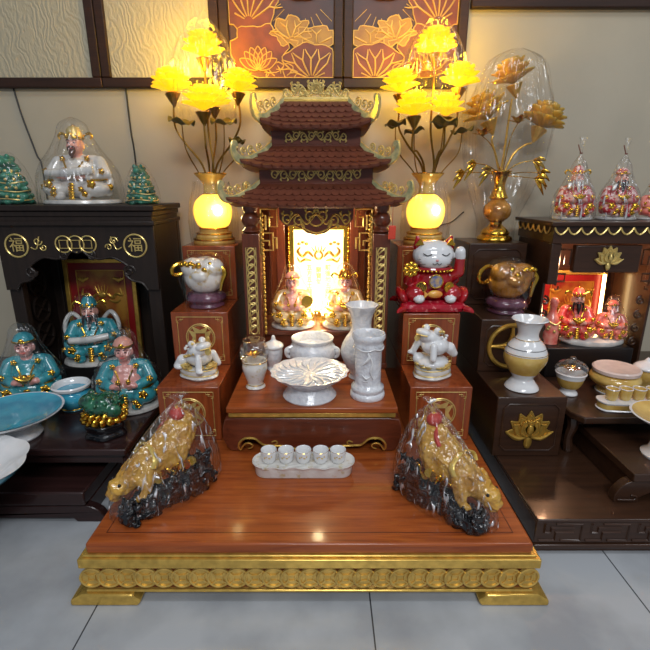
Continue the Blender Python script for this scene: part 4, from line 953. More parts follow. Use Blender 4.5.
P = [('e', (0, .0, .085), (.068, .056, .066), (0, 0, 0), 0), ('e', (0, -.006, .180), (.067, .054, .048), (0, 0, 0), 1), ('e', (0, -.03, .168), (.055, .036, .034), (0, 0, 0), 1),
     ('e', (0, .018, .178), (.064, .042, .048), (0, 0, 0), 0),
     ('c', (-.046, -.002, .208), (-.055, -.004, .236), .022, .006, 0), ('c', (.046, -.002, .208), (.055, -.004, .236), .022, .006, 0),
     ('c', (.055, -.005, .105), (.084, -.018, .125), .02, .018, 0), ('c', (.084, -.018, .125), (.083, -.026, .172), .018, .016, 0), ('c', (.083, -.028, .178), (.080, -.032, .194), .0165, .0165, 1),
     ('c', (-.05, -.01, .11), (-.082, -.03, .10), .02, .017, 0), ('c', (-.082, -.03, .10), (-.078, -.055, .128), .017, .015, 0),
     ('e', (.058, -.038, .060), (.034, .036, .030), (0, 0, 0), 0), ('e', (-.058, -.038, .060), (.034, .036, .030), (0, 0, 0), 0),
     ('e', (.050, -.066, .046), (.018, .020, .014), (0, 0, 0), 1), ('e', (-.050, -.066, .046), (.018, .020, .014), (0, 0, 0), 1), ('c', (.06, .03, .06), (.09, .03, .09), .014, .012, 0)]
blob('body', P, [REDG, PORC], t, .0026, 3)
mb = MB()
for s in (-1, 1): mb.prism([(s * x, z) for x, z in ((.036, .214), (.050, .2345), (.064, .212))], -.0305, -.019)
mb.build('ear_lining', GOLDB, t)
mb = MB()
for s in (-1, 1): mb.tube([(s * .042, -.0515, .190), (s * .030, -.0575, .183), (s * .016, -.0600, .188)], .0016, 6, 4)
mb.tube([(-.014, -.0655, .160), (-.007, -.0675, .156), (0, -.068, .161), (.007, -.0675, .156), (.014, -.0655, .160)], .0013, 6, 3)
for s in (-1, 1):
    for k in range(3): mb.tube([(s * .034, -.056, .168 - .006 * k), (s * .052, -.043, .170 - .008 * k)], .0007, 4)
mb.build('face_line', INK, t)
mb = MB(); mb.ell((0, -.067, .169), (.005, .004, .0035), (0, 0, 0), 8, 6); mb.build('nose', PINK, t)
mb = MB(); mb.tube([(.060 * math.cos(a), -.004 + .052 * math.sin(a), .138) for a in np.linspace(0, 2 * PI, 33)[:-1]], .006, 8, 0, True); cl = mb.build('collar', REDG, t)
mb = MB()
for k in range(13):
    a = -PI / 2 + (k - 6) * .2; mb.ell((.066 * math.cos(a), -.004 + .058 * math.sin(a), .133), .0045, (0, 0, 0), 8, 6)
mb.build('gold_bead', GOLDB, cl)
BLUEM = mat('blue_medallion', (92, 104, 150), .25, 0, vs=80, coat=.5, c2=(190, 160, 110))
for x, z, r_, m_ in ((0, .104, .022, BLUEM), (-.042, .084, .0165, INK), (.042, .084, .0165, GOLDB)):
    y = -.055 - .010 * (1 - abs(x) / .05); M = Matrix.Translation((x, y, z)) @ Matrix.Rotation(x * 9, 4, 'Z')
    mb = MB(); mb.lathe([(r_, 0), (r_, .005), (r_ * .9, .007), (0, .0072)], 24, M @ FRONT); me_ = mb.build('medallion', m_, t)
    mb = MB(); mb.torus((0, -.006, 0), r_ * .95, .0022, M, 24, 6)
    if x > 0: mb.torus((0, -.008, 0), r_ * .4, .0016, M, 4, 5)
    mb.build('medallion_rim', GOLDB, me_)
    if x < 0: text('medallion_character', '福', .024, GOLDB, me_, M @ at(0, -.0075, 0) @ FRONT, .0006)
mb = MB(); mb.ell((0, -.068, .062), (.024, .010, .013), (0, 0, 0)); mb.prism([(-.022, .062), (-.036, .074), (-.034, .05)], -.072, -.062); mb.build('orange_fish', mat('orange_glaze', (226, 132, 48), .2, 0, coat=.5, c2=(236, 180, 80)), t)
mb = MB()
for k in range(8):
    a = k * PI / 4; mb.ell((-.082 + .017 * math.cos(a), -.070, .142 + .017 * math.sin(a)), (.009, .006, .009), (0, 0, 0), 8, 6)
mb.ell((-.082, -.073, .142), (.012, .008, .012)); mb.torus((-.082, -.076, .142), .009, .002, None, 16, 6)
mb.tube([(-.080, -.058, .12), (-.081, -.066, .14)], .004, 6); mb.build('gold_flower', GOLDB, t)

# ------------------------------------------------------------------ round ceramic ornaments on cushions
def round_ornament(label, loc, m, k, sg):
    t = thing('round_ornament', label, 'ornament', loc)
    mb = MB(); mb.lathe(smooth_prof([(0, 0), (.054 * k, 0), (.060 * k, .006 * k), (.056 * k, .014 * k), (.066 * k, .026 * k), (.064 * k, .040 * k), (.052 * k, .050 * k), (.03 * k, .052 * k)]), 40, None, lambda th, i, z: 1 + .03 * math.sin(5 * th)); mb.build('cushion_base', PURP, t)
    P = [('e', (0, 0, .105), (.070, .064, .062), (0, 0, 0), 0), ('e', (-.032, -.02, .135), (.040, .042, .034), (0, 0, 0), 0), ('e', (.032, -.02, .135), (.040, .042, .034), (0, 0, 0), 0), ('e', (0, .02, .14), (.045, .035, .028), (0, 0, 0), 0), ('e', (0, -.052, .112), (.03, .02, .022), (0, 0, 0), 0)]
    blob('body', sc_prims(P, k), [m], t, .0032 * k, 5)
    mb = MB()
    for j in range(7):
        a = -PI / 2 + (j - 3) * .3 + .35 * sg; mb.ell((.064 * k * math.cos(a), .058 * k * math.sin(a), (.142 + .010 * math.sin(j * 2.2)) * k), (.010 * k, .008 * k, .011 * k), (0, j, 0), 10, 8)
    for j in range(5): mb.ell(((.058 - .010 * j) * k * -sg * -1, (-.050 - .004 * j) * k, (.150 + .004 * (j % 2)) * k), (.009 * k, .009 * k, .008 * k), (0, 0, 0), 8, 6)
    mb.tube([(.066 * k, -.03 * k, .14 * k), (.076 * k, -.03 * k, .12 * k), (.066 * k, -.035 * k, .09 * k), (.060 * k, -.04 * k, .06 * k)], [.006 * k, .009 * k, .006 * k, .004 * k], 8, 5); mb.build('gold_garland', GOLDB, t)
    mb = MB(); mb.torus((0, 0, 0), .024 * k if sg < 0 else .034 * k, .0065 * k, Matrix.Translation((-.083 * k, -.012 * k, .128 * k)) @ Matrix.Rotation(.5, 4, 'Z') @ Matrix.Rotation(-.5, 4, 'Y'), 24, 8, 1, .72); mb.build('gold_ring_handle', GOLDB, t)
    wrap(t, [(.066 * k, .0), (.076 * k, .05 * k), (.084 * k, .10 * k), (.074 * k, .15 * k), (.045 * k, .18 * k), (.01 * k, .186 * k)], 11 + sg, 56, .035, None, WRAPS)
    return t
round_ornament('white and gold round ceramic ornament on purple base, on the left step stand', (-.402, 1.520, .5105), BEIGE, .98, -1)
round_ornament('amber and gold round ornament with big ring handle, on the dark step stand', (.626, 1.545, .4835), AMBG, 1.02, 1)

# ------------------------------------------------------------------ white toads on the lowest steps
def toad(label, loc, rz, tall):
    t = thing('ceramic_toad', label, 'figurine', loc, rz)
    mb = MB(); mb.lathe([(.060, 0), (.066, .006), (.060, .014), (.063, .022), (.060, .030), (.05, .033), (0, .033)], 40, None, lambda th, i, z: 1 + .03 * math.cos(6 * th), True, .8); pb = mb.build('plinth', WHITE, t)
    mb = MB(); rnd = random.Random(3 + tall)
    for z, r_ in ((.0145, .0615), (.031, .060)): mb.tube([(r_ * math.cos(a), .8 * r_ * math.sin(a), z) for a in np.linspace(0, 2 * PI, 41)[:-1]], .0018, 5, 0, True)
    for k in range(26):
        a = rnd.random() * 6.28; q = .046 + .010 * rnd.random(); mb.lathe([(.009, 0), (.009, .003)], 12, Matrix.Translation((q * math.cos(a), .8 * q * math.sin(a), .034 + .010 * rnd.random())) @ Euler((rnd.random() - .5, rnd.random() - .5, 0)).to_matrix().to_4x4())
    mb.build('gold_coin', GOLDP, pb)
    zz = .038 if tall else .0
    P = [('e', (0, .004, .062 + zz), (.044, .042, .030), (0, 0, 0), 0), ('e', (.014, -.008, .088 + zz), (.036, .034, .022), (0, -.3, 0), 0), ('e', (.036, -.012, .104 + zz), (.022, .026, .014), (0, -.4, 0), 0),
         ('e', (.006, -.030, .112 + zz), (.011, .011, .011), (0, 0, 0), 0), ('e', (.006, .016, .112 + zz), (.011, .011, .011), (0, 0, 0), 0),
         ('c', (-.036, -.03, .055 + zz), (-.05, -.038, .036 + zz), .018, .013, 0), ('c', (.034, -.034, .07 + zz), (.044, -.046, .036 + zz), .011, .010, 0), ('e', (.048, -.048, .036 + zz), (.014, .010, .007), (0, 0, 0), 0), ('e', (-.04, -.046, .036 + zz), (.016, .011, .008), (0, 0, 0), 0),
         ('c', (.034, .03, .07 + zz), (.044, .04, .036 + zz), .011, .010, 0), ('c', (-.036, .03, .055 + zz), (-.05, .036, .036 + zz), .018, .013, 0)]
    for k in range(14):
        a = k * 2.4; P.append(('e', (-.01 + .03 * math.cos(a), .03 * math.sin(a), .088 + zz + .003 * (k % 3)), (.005, .005, .005), (0, 0, 0), 0))
    if tall: P += [('e', (0, 0, .045), (.054, .044, .022), (0, 0, 0), 0), ('e', (-.03, -.03, .056), (.02, .016, .018), (0, 0, 0), 0), ('e', (.03, -.032, .054), (.022, .016, .018), (0, 0, 0), 0), ('e', (0, -.038, .05), (.02, .014, .016), (0, 0, 0), 0)]
    blob('body', P, [PORC], t, .0022, 2)
    mb = MB()
    for s in (-.042, .026): mb.ell((.014, s + .008, .115 + zz), .005, (0, 0, 0), 8, 6)
    mb.tube([(.044, -.034, .100 + zz), (.060, -.012, .103 + zz), (.044, .012, .100 + zz)], .0022, 6, 5)
    mb.lathe([(.011, 0), (.011, .004)], 16, Matrix.Translation((.058, -.014, .092 + zz)) @ Matrix.Rotation(R(80), 4, 'X'))
    for k in range(6): mb.ell((-.02 + .008 * k, -.036 - .002 * (k % 2), .070 + zz + .003 * k), .0048, (0, 0, 0), 8, 6)
    for k in range(5): mb.ell((-.03 + .012 * k, .004, .100 + zz + .006 * (k % 2)), (.006, .010, .005), (0, 0, 0), 8, 6)
    mb.build('gold_trim', GOLDP, t)
    return t
toad('white and gold ceramic toad on coin base, on the lowest step left of the shrine', (-.394, 1.342, .3295), -.5, 0)
toad('white and gold ceramic toad on a tall pile, on the step below the lucky cat', (.336, 1.342, .3295), PI + .6, 1)

# ------------------------------------------------------------------ amber beasts on black rock, in film
def beast(label, loc, rz, sg):
    t = thing('amber_beast_carving', label, 'carving', loc, rz); t.scale = (.88,) * 3; rnd = random.Random(5)
    P = []; f = -sg
    for k in range(30):
        x = -.125 + .245 * k / 29; h = .050 + .060 * max(0, (x + .06) / .18) + .012 * math.sin(k * 1.9)
        P.append(('e', (x, f * (.020 + .018 * math.sin(k * 2.3)), h * .48), (.026, .036 + .008 * math.sin(k * 1.3), h * .56), (rnd.random() - .5, rnd.random() - .5, 0), 0))
    for k in range(46):
        x = -.125 + .24 * rnd.random(); h = .055 + .065 * max(0, (x + .06) / .18)
        P.append(('e', (x, f * (.046 + .014 * rnd.random()), max(.012, h * rnd.random() * 1.1)), (.009 + .010 * rnd.random(), .011, .010 + .012 * rnd.random()), (rnd.random() * 3, rnd.random() * 3, 0), 0))
    blob('black_rock_base', P, [BLACK], t, .0026, 2, .020, 34, True)
    y = -f * .014
    A = [('c', (-.055, y, .095), (.055, y, .170), .046, .052, 0), ('e', (.0, y, .120), (.07, .048, .046), (0, -.5, 0), 0), ('c', (-.06, y, .10), (-.092, y, .094), .040, .036, 0), ('e', (-.118, y, .080), (.034, .032, .027), (0, .4, 0), 0),
         ('e', (-.140, y, .068), (.016, .022, .015), (0, 0, 0), 0), ('e', (-.134, y, .052), (.016, .018, .008), (0, 0, 0), 0),
         ('c', (-.10, y + .018, .112), (-.078, y + .030, .130), .011, .006, 0), ('c', (-.10, y - .018, .112), (-.078, y - .030, .130), .011, .006, 0),
         ('c', (.045, y, .17), (.078, y, .205), .046, .030, 0), ('c', (.078, y, .205), (.060, y, .245), .024, .010, 0), ('c', (.078, y, .20), (.10, y, .165), .024, .016, 0)]
    for s in (-1, 1):
        A += [('c', (-.05, y + s * .034, .10), (-.070, y + s * .046, .060), .022, .016, 0), ('e', (-.080, y + s * .048, .052), (.020, .014, .012), (0, 0, 0), 0), ('c', (.045, y + s * .036, .155), (.022, y + s * .048, .100), .032, .018, 0), ('e', (.012, y + s * .05, .094), (.024, .015, .012), (0, 0, 0), 0)]
        for k in range(4): A.append(('c', (-.03 + .004 * k, y + s * .044, .135 - .012 * k), (.045 - .008 * k, y + s * .052, .176 - .016 * k), .010, .005, 0))
        for k in range(5): A.append(('e', (-.088 + .008 * k, y + s * .036, .098 - .010 * (k % 3)), (.010, .009, .010), (0, 0, 0), 0))
    for k in range(9): A.append(('e', (-.080 + .017 * k, y, .138 + .0105 * k), (.013, .009, .013), (0, -.5, 0), 0))
    blob('amber_beast', A, [AMBER], t, .0028, 2, .004, 60)
    mb = MB()
    for s in (-1, 1): mb.ell((-.126, y + s * .022, .098), .0045, (0, 0, 0), 8, 6)
    mb.build('eye', INK, t)
    mb = MB()
    for k in range(9):
        a = k * .7; mb.lathe([(.013, 0), (.013, .003)], 14, Matrix.Translation((-.04 + .012 * k, f * .052, .100 + .006 * (k % 3))) @ Euler((1.2, .4 * (k % 3), a)).to_matrix().to_4x4())
    mb.build('gold_coin', GOLDB, t)
    mb = MB(); mb.tube([(-.045, y - .054, .128), (-.035, y - .050, .150), (-.03, y, .168), (-.035, y + .050, .150), (-.045, y + .054, .128)], .009, 8, 5, False, None, .5); mb.build('gold_band', mat('gold_ribbon', (236, 206, 110), .3, .4), t)
    mb = MB(); mb.ell((.058, y - f * .0, .232), (.020, .026, .018)); mb.tube([(.05, y, .215), (.03, y + .03, .20), (.015, y + .035, .18)], .006, 8, 5); mb.build('red_ribbon', mat('red_ribbon', (190, 50, 36), .45), t)
    wrap(t, [(.148, .001), (.156, .02), (.152, .06), (.130, .12), (.096, .18), (.056, .235), (.022, .268), (.010, .280), (.028, .292)], 21 + (sg > 0), 150, .085, None, WRAPB, .50, (.062, 0))
    return t
beast('amber beast carving on black rock in clear film, front left of the red platform', (-.395, .985, .1538), R(44), 1)
beast('amber beast carving on black rock in clear film, front right of the red platform', (.290, .955, .1538), R(180 - 47), -1)

# ------------------------------------------------------------------ left: dark low step, dark table, dark cabinet
t = thing('low_dark_step', 'low dark wooden step with moulded foot on the tiles, left of the red platform', 'step', (-1.0, 1.07, 0))
mb = MB(); mb.box(-.36, .342, 0, .34, .055, .097); mb.build('top', DARK, t, .005)
ft = [(-.36, 0), (-.36, .052), (.342, .052), (.360, .046), (.378, .034), (.388, .018), (.390, 0), (.31, 0), (.30, .012), (-.36, .012)]
mb = MB(); mb.prism(ft, .004, .03); mb.build('front_apron', DARK, t, .003)
for a, b in ((.31, .342), (-.36, -.33)): mb = MB(); mb.box(a, b, .03, .34, .0, .055); mb.build('side_foot', DARK, t, .003)
t = thing('dark_side_table', 'dark wooden table with curved legs at left, carrying the teal figurines and cabinet', 'table', (-1.0, 1.12, 0))
mb = MB(); mb.box(-.40, .448, 0, .74, .178, .1995); mb.build('tabletop', DARK, t, .004)
mb = MB(); mb.box(-.38, .43, .02, .035, .145, .179); mb.box(.415, .43, .035, .72, .145, .179); mb.build('apron', DARK, t, .002)
for x, y in ((.425, .045), (.395, .68), (-.38, .68)):
    mb = MB(); mb.tube([(x, y, .0), (x, y, .012), (x + .016, y - .014, .03), (x - .004, y, .08), (x + .006, y - .004, .13), (x - .012, y, .17)], [.014, .016, .014, .013, .02, .022], 10, 6); mb.build('leg', DARK, t)
# cabinet
def gold_text(s, size, parent, x, z, y, m=GOLDP): return text('gold_character', s, size, m, parent, at(x, y, z) @ FRONT, .0012)
t = thing('dark_altar_cabinet', 'dark wooden altar cabinet with gold roundels and coin carving, at the left wall', 'cabinet', (-.823, 1.53, .2))
CB = t
mb = MB(); mb.box(-.272, .272, -.012, .28, .622, .640); mb.box(-.264, .264, -.004, .275, .604, .622); mb.box(-.268, .268, -.008, .278, .575, .590); mb.box(-.260, .260, 0, .27, .585, .606); mb.build('top', DARKV, t, .003)
half = [(.26, .578), (.26, .36), (.222, .36), (.205, .385), (.170, .395), (.150, .420), (.165, .440), (.140, .460), (.110, .472), (.070, .466), (.035, .478), (.02, .492), (0, .486)]
mb = MB(); mb.prism(half + [(-x, z) for x, z in half[::-1][:-0 or None] if x > 0], .004, .018); mb.build('valance', DARKV, t, .002)
mb = MB()
for s in (-1, 1):
    mb.tube([(s * x, .003, z) for x, z in half[2:]], .004, 6, 3); mb.spiral((s * .165, .003, .425), .022, 1.3, 0, .004, s); mb.spiral((s * .045, .003, .478), .018, 1.2, PI / 2, .004, -s)
mb.build('valance_molding', DARKV, t)
for s in (-1, 1):
    for y in (0.004, .24):
        mb = MB(); mb.box(s * .238 - .022, s * .238 + .022, y + .014, y + .044, 0, .577); mb.build('post', DARKV, t, .003)
    mb = MB(); mb.box(*sorted((s * .258, s * .248)), .05, .26, .0, .577); pn = mb.build('side_panel', DARKV, t)
    mb = MB()
    M = Matrix.Translation((s * .244, .15, 0)) @ Matrix.Rotation(R(90), 4, 'Z')
    for k in range(3): mb.torus((0, 0, .16 + .1 * k), .05, .006, M, 24, 6); mb.tube([(-.04, 0, .13 + .1 * k), (.04, 0, .19 + .1 * k)], .005, 6, 0, False, M); mb.tube([(.04, 0, .13 + .1 * k), (-.04, 0, .19 + .1 * k)], .005, 6, 0, False, M)
    mb.build('coin_lattice', DARKV, pn)
mb = MB(); mb.box(-.25, .25, .262, .272, 0, .577); mb.build('back_panel', DARKV, t)
mb = MB()
for k in (-1, 0, 1):
    mb.torus((k * .040, .002, .515), .027, .0024, None, 28, 6)
    P = cat([(k * .040 - .015, .001, .515), (k * .040, .001, .530), (k * .040 + .015, .001, .515), (k * .040, .001, .500)], 1, True); mb.tube([(k * .04 + a, .001, .515 + b) for a, b in ((-.013, -.013), (.013, -.013), (.013, .013), (-.013, .013))], .002, 5, 0, True)
mb.build('triple_coin', GOLDP, t)
for s in (-1, 1):
    mb = MB(); mb.torus((s * .196, .002, .510), .037, .0030, None, 32, 6); rr = mb.build('roundel', GOLDP, t); gold_text('福', .05, rr, s * .196, .510, .0035)
    mb = MB()
    mb.spiral((s * .125, .002, .525), .015, 1.2, 0, .0022, s); mb.spiral((s * .108, .002, .505), .012, 1.2, PI, .002, -s); mb.tube([(s * .15, .002, .505), (s * .132, .002, .500), (s * .118, .002, .540)], .002, 6, 4); mb.build('cloud_scroll', GOLDP, t)
# plaque in the cabinet
PLQ = mat('red_gold_field', (176, 126, 48), .4, .2, vs=9, c2=(128, 26, 20), crange=(.42, .62))
def panel_plaque(name, label, loc, w_, h, lit, words):
    t = thing(name, label, 'plaque', loc); t.rotation_euler = (R(-3), 0, R(2 if not lit else 0))
    mb = MB(); mb.box(-w_ / 2, w_ / 2, 0, .012, 0, h); mb.build('panel', REDP, t)
    mb = MB(); f = .016
    for x0, x1, z0, z1 in ((-w_ / 2, -w_ / 2 + f, 0, h), (w_ / 2 - f, w_ / 2, 0, h), (-w_ / 2 + f, w_ / 2 - f, 0, f), (-w_ / 2 + f, w_ / 2 - f, h - f, h)): mb.box(x0, x1, -.010, .012, z0, z1)
    mb.build('gold_frame', GOLD, t, .002)
    mb = MB(); mb.box(-w_ / 2 + .042, w_ / 2 - .042, -.0015, .006, .036, h - .042); mb.build('inner_panel', PLQ, t)
    mb = MB(); a, b = w_ / 2 - .045, h - .045
    mb.tube([(-a, -.002, .04), (a, -.002, .04), (a, -.002, b), (-a, -.002, b)], .002, 5, 0, True)
    for s in (-1, 1):
        M = Matrix.Translation((s * w_ * .25, -.002, h - .082)); 
        for q in (-1, -.5, 0, .5, 1): mb.ell((q * .014, 0, .004 * abs(q)), (.004, .003, .011), (0, q * .9, 0), 8, 6, M)
        mb.tube([(s * .02, -.002, h - .135), (s * .04, -.002, h - .150), (s * .055, -.002, h - .135), (s * .075, -.002, h - .14), (s * .07, -.002, h - .115)], [.004, .007, .005, .006, .002], 6, 5)
        mb.tube([(s * .025, -.002, h - .16), (s * .05, -.002, h - .168), (s * .07, -.002, h - .158)], [.003, .006, .003], 6, 5)
    for k in range(5): mb.tube([((k - 2) * .006, -.002, h - .14), ((k - 2) * .013, -.002, h - .105 + .006 * (k % 2))], [.004, .001], 6)
    mb.ell((0, -.003, h - .14), (.016, .004, .012)); mb.build('gold_dragon_relief', GOLD, t)
    for cx, s_ in words: text('plaque_lettering', '\n'.join(s_), .028, GOLD, t, at(cx, -.001, h * .40) @ FRONT, .001)
    return t
panel_plaque('red_plaque', 'red plaque with gold frame and dragons leaning inside the dark left cabinet', (-.865, 1.735, .2005), .27, .435, False, ())
mb = MB(); mb.box(-.105, .105, 0, .17, 0, .072); tag(mb.build('black_riser', INK, None, .002, loc=(-.862, 1.545, .2005)), 'black box under the bearded teal figurine in the left cabinet', 'box')
deity('teal-robed deity figurine with gold sash in film, at the left edge behind the turquoise dish', (-.985, 1.425, .2005), .262, TEAL, False, 'scarf', False, seed=31, held='ingot', wm=WRAP, wide=1.02, rz=.35)
deity('long-bearded teal deity figurine holding a pale scroll, on black box inside left cabinet', (-.862, 1.63, .2735), .255, TEAL, False, 'wing', True, seed=32, rz=.25, held='scroll', wrapk=1, wm=WRAPS, skin=SKIN)
deity('pink bare-chested deity figurine with teal robe in film, right end of the dark table', (-.648, 1.395, .2005), .255, TEAL, True, 'scarf', False, seed=33, held='none', hatm=SKIN, rz=.2, wide=1.12)
# cabinet-top figurines
deity('large white robed deity figurine in film on top of the dark left cabinet', (-.845, 1.665, .8405), .262, WHITE, False, 'wing', 'goatee', seed=34, held='scroll', skin=SKIN, hatm=GOLDP, wide=1.34)
def green_figure(label, loc, h, seed):
    t = thing('green_figurine', label, 'figurine', loc); P = []; rnd = random.Random(seed)
    for k, (z, r_) in enumerate(((.06, .40), (.18, .38), (.30, .33), (.42, .30), (.55, .25), (.68, .20), (.80, .155), (.90, .11))):
        P.append(('e', (.03 * math.sin(k * 2), 0, z), (r_, r_ * .8, .095), (0, .08 * math.sin(k * 3), 0), 0))
        for j in range(9): a = j * .7 + k; P.append(('e', (r_ * .92 * math.cos(a), r_ * .74 * math.sin(a), z + .03 * math.sin(j * 5 + k)), (.075, .075, .06), (0, 0, 0), 0))
    P += [('e', (0, -.2, .84), (.10, .09, .08), (0, 0, 0), 0), ('e', (-.09, -.1, .95), (.05, .05, .06), (0, 0, 0), 0), ('e', (.09, -.1, .95), (.05, .05, .06), (0, 0, 0), 0)]
    blob('body', sc_prims(P, h), [GREEN], t, h * .018, 2)
    mb = MB()
    for k in range(5):
        z = .10 + .17 * k; r_ = (.42, .36, .31, .24, .17)[k]
        mb.tube([(r_ * h * math.cos(a), r_ * .83 * h * math.sin(a), z * h + .018 * h * math.sin(3 * a + k)) for a in np.linspace(0, 2 * PI, 33)[:-1]], .012 * h, 6, 0, True)
        for j in range(4): a = -PI / 2 + (j - 1.5) * .5; mb.ell((r_ * h * math.cos(a), r_ * .86 * h * math.sin(a), (z + .06) * h), .032 * h, (0, 0, 0), 8, 6)
    mb.build('gold_trim', GOLDP, t)
    wrap(t, [(.45 * h, 0), (.46 * h, .2 * h), (.40 * h, .5 * h), (.28 * h, .8 * h), (.12 * h, 1.02 * h), (.02 * h, 1.05 * h)], seed, 56, .05, None, WRAPS)
green_figure('tall green and gold figurine in film, at the left end of the cabinet top', (-1.065, 1.63, .8405), .160, 41)
green_figure('small green and gold figurine in film, right of the white deity on the cabinet top', (-.628, 1.64, .8405), .128, 42)
# dishes on the dark left table
t = thing('turquoise_dish', 'large turquoise pedestal dish with white foot on the dark left table', 'dish', (-.895, 1.194, .2005))
pr = [(0, 0), (.062, 0), (.066, .006), (.056, .022), (.052, .034), (.075, .05), (.115, .068), (.128, .076), (.131, .080), (.127, .080)]
dish(PORCR, t, pr + [(.12, .076), (0, .070)], 'dish', None, 80)
mb = MB(); mb.lathe([(.1245, .0806), (.118, .0778), (.06, .0748), (0, .0718)], 64, None, None, False); mb.build('turquoise_inside', TURQ, t)
t = thing('blue_white_bowl', 'white incense bowl with turquoise belly behind the turquoise dish', 'bowl', (-.824, 1.376, .2005))
mb = MB(); mb.lathe(smooth_prof([(0, 0), (.034, 0), (.036, .006), (.050, .022), (.058, .042), (.052, .060), (.047, .066)]), 40); mb.build('belly', TURQ, t)
mb = MB(); mb.lathe([(.045, .064), (.048, .068), (.057, .074), (.059, .082), (.055, .086), (.050, .082), (.045, .066), (0, .05)], 40); mb.build('rim', PORC, t); gold_ring(t, .037, .006, .002)
t = thing('jade_toad', 'dark green toad with gold coin collar on black base, on the dark left table', 'figurine', (-.640, 1.205, .2005), R(-165))
mb = MB(); mb.lathe(smooth_prof([(0, 0), (.050, 0), (.054, .008), (.048, .02), (.052, .034), (.042, .044), (0, .046)]), 36, None, lambda th, i, z: 1 + .06 * math.sin(5 * th + 9 * z), True, .85); mb.build('black_base', BLACK, t)
P = [('e', (0, 0, .095), (.050, .044, .032), (0, .2, 0), 0), ('e', (.034, 0, .110), (.028, .032, .020), (0, 0, 0), 0), ('e', (.03, .02, .126), (.010, .010, .010), (0, 0, 0), 0), ('e', (.03, -.02, .126), (.010, .010, .010), (0, 0, 0), 0), ('e', (-.03, .03, .085), (.024, .018, .022), (0, 0, 0), 0), ('e', (-.03, -.03, .085), (.024, .018, .022), (0, 0, 0), 0)]
for k in range(26): a = k * 2.4; q = .012 + .0015 * k; P.append(('e', (-.012 + q * math.cos(a), q * math.sin(a), .124 - .0006 * k), (.0055, .0055, .0055), (0, 0, 0), 0))
blob('body', P, [JADE], t, .0022, 1)
mb = MB()
for j in range(2):
    for k in range(17):
        a = 2 * PI * k / 17 + j * .2; mb.ell(((.050 + .003 * j) * math.cos(a), (.044 + .003 * j) * math.sin(a), .072 - .014 * j), (.013, .013, .006), (.5 + .4 * (k % 2), a, 0), 10, 6)
mb.build('gold_coin', GOLDB, t)
mb = MB(); mb.box(-1.20, -.866, .88, .985, 0, .150); tag(mb.build('dark_plant_stand', DARK, None, .004), 'dark stand at the far left edge under the scalloped bowl', 'stand')
t = thing('scalloped_bowl', 'white scalloped bowl with turquoise outside at the lower left edge', 'bowl', (-.874, .950, .1505))
dish(TURQ, t, smooth_prof([(0, 0), (.045, 0), (.048, .008), (.044, .016), (.075, .045), (.118, .078), (.140, .104)]) + [(.138, .103), (.1, .078), (.06, .045), (0, .038)], 'bowl', lambda th, i, z: 1 + .05 * max(0, z - .03) / .075 * abs(math.cos(4 * th)), 96)
mb = MB(); mb.lathe([(.1405, .105), (.143, .1075), (.138, .1065), (.1, .0825), (.06, .0495), (0, .0425)], 96, None, lambda th, i, z: 1 + .05 * max(0, z - .03) / .075 * abs(math.cos(4 * th)), False); mb.build('white_inside', PORC, t)

# ------------------------------------------------------------------ right: dark platform, tables, cabinet
t = thing('dark_meander_platform', 'low dark platform with carved meander front on the tiles at right', 'platform', (.95, .96, 0))
mb = MB(); mb.box(-.423, .423, 0, .88, .030, .094); mb.box(-.423, .423, -.003, .88, .094, .1035); mb.build('body', DARKR, t, .003)
mb = MB(); mb.box(-.418, .428, .006, .88, 0, .030); mb.box(-.423, .428, -.006, .88, .018, .030); mb.build('base_molding', DARKR, t, .003)
mb = MB(); u = .118; z0, z1, zm = .040, .088, .064
for k in range(7):
    x = -.412 + u * k
    for P in ([(x, z0), (x + .04, z0), (x + .04, zm), (x + .085, zm)], [(x + .012, z1), (x + .012, zm), (x + .028, zm), (x + .028, z1 - .010), (x + .085, z1 - .010)], [(x + .055, z0), (x + .105, z0), (x + .105, z1), (x + .04, z1)]):
        mb.tube([(a, -.0005, b) for a, b in P], .0036, 4)
mb.build('meander_carving', DARKR, t)
t = thing('dark_scroll_table', 'low dark table with curved feet on the meander platform, at the right edge', 'table', (1.08, 1.02, .104))
mb = MB(); mb.box(-.287, .29, 0, .42, .062, .0855); mb.build('tabletop', DARKR, t, .003)
mb = MB(); mb.prism([(-.283, .063), (-.30, .055), (-.315, .040), (-.325, .020), (-.325, 0), (-.26, 0), (-.262, .012), (-.245, .022), (-.225, .030), (.29, .030), (.29, .063)], .004, .03); mb.tube([(-.318, .002, .008), (-.275, .002, .008), (-.27, .002, .018), (-.285, .002, .022)], .003, 6, 3); mb.build('curved_apron', DARKR, t, .002)
for a, b in ((-.28, -.25), (.26, .29)): mb = MB(); mb.box(a, b, .03, .41, 0, .063); mb.build('side_board', DARKR, t, .002)
t = thing('dark_right_table', 'dark table with clipped corner carrying the yellow dishes and right cabinet', 'table', (1.05, 1.21, .104))
mb = MB(); pl = [(-.315, .04), (-.290, 0), (.30, 0), (.30, .58), (-.315, .58)]
mb.add([(x, y, z) for z in (.124, .1455) for x, y in pl], [tuple(range(5)), tuple(range(9, 4, -1))] + [(i, (i + 1) % 5, 5 + (i + 1) % 5, 5 + i) for i in range(5)]); mb.build('tabletop', DARKR, t, .004)
for x, y in ((-.292, .06), (-.292, .55), (.27, .55)):
    mb = MB(); mb.tube([(x, y, 0), (x, y, .014), (x - .004, y, .05), (x + .004, y, .09), (x, y, .125)], [.012, .015, .012, .016, .02], 8, 5); mb.build('leg', DARKR, t)
mb = MB(); mb.box(-.30, .29, .05, .065, .098, .125); mb.build('apron', DARKR, t)
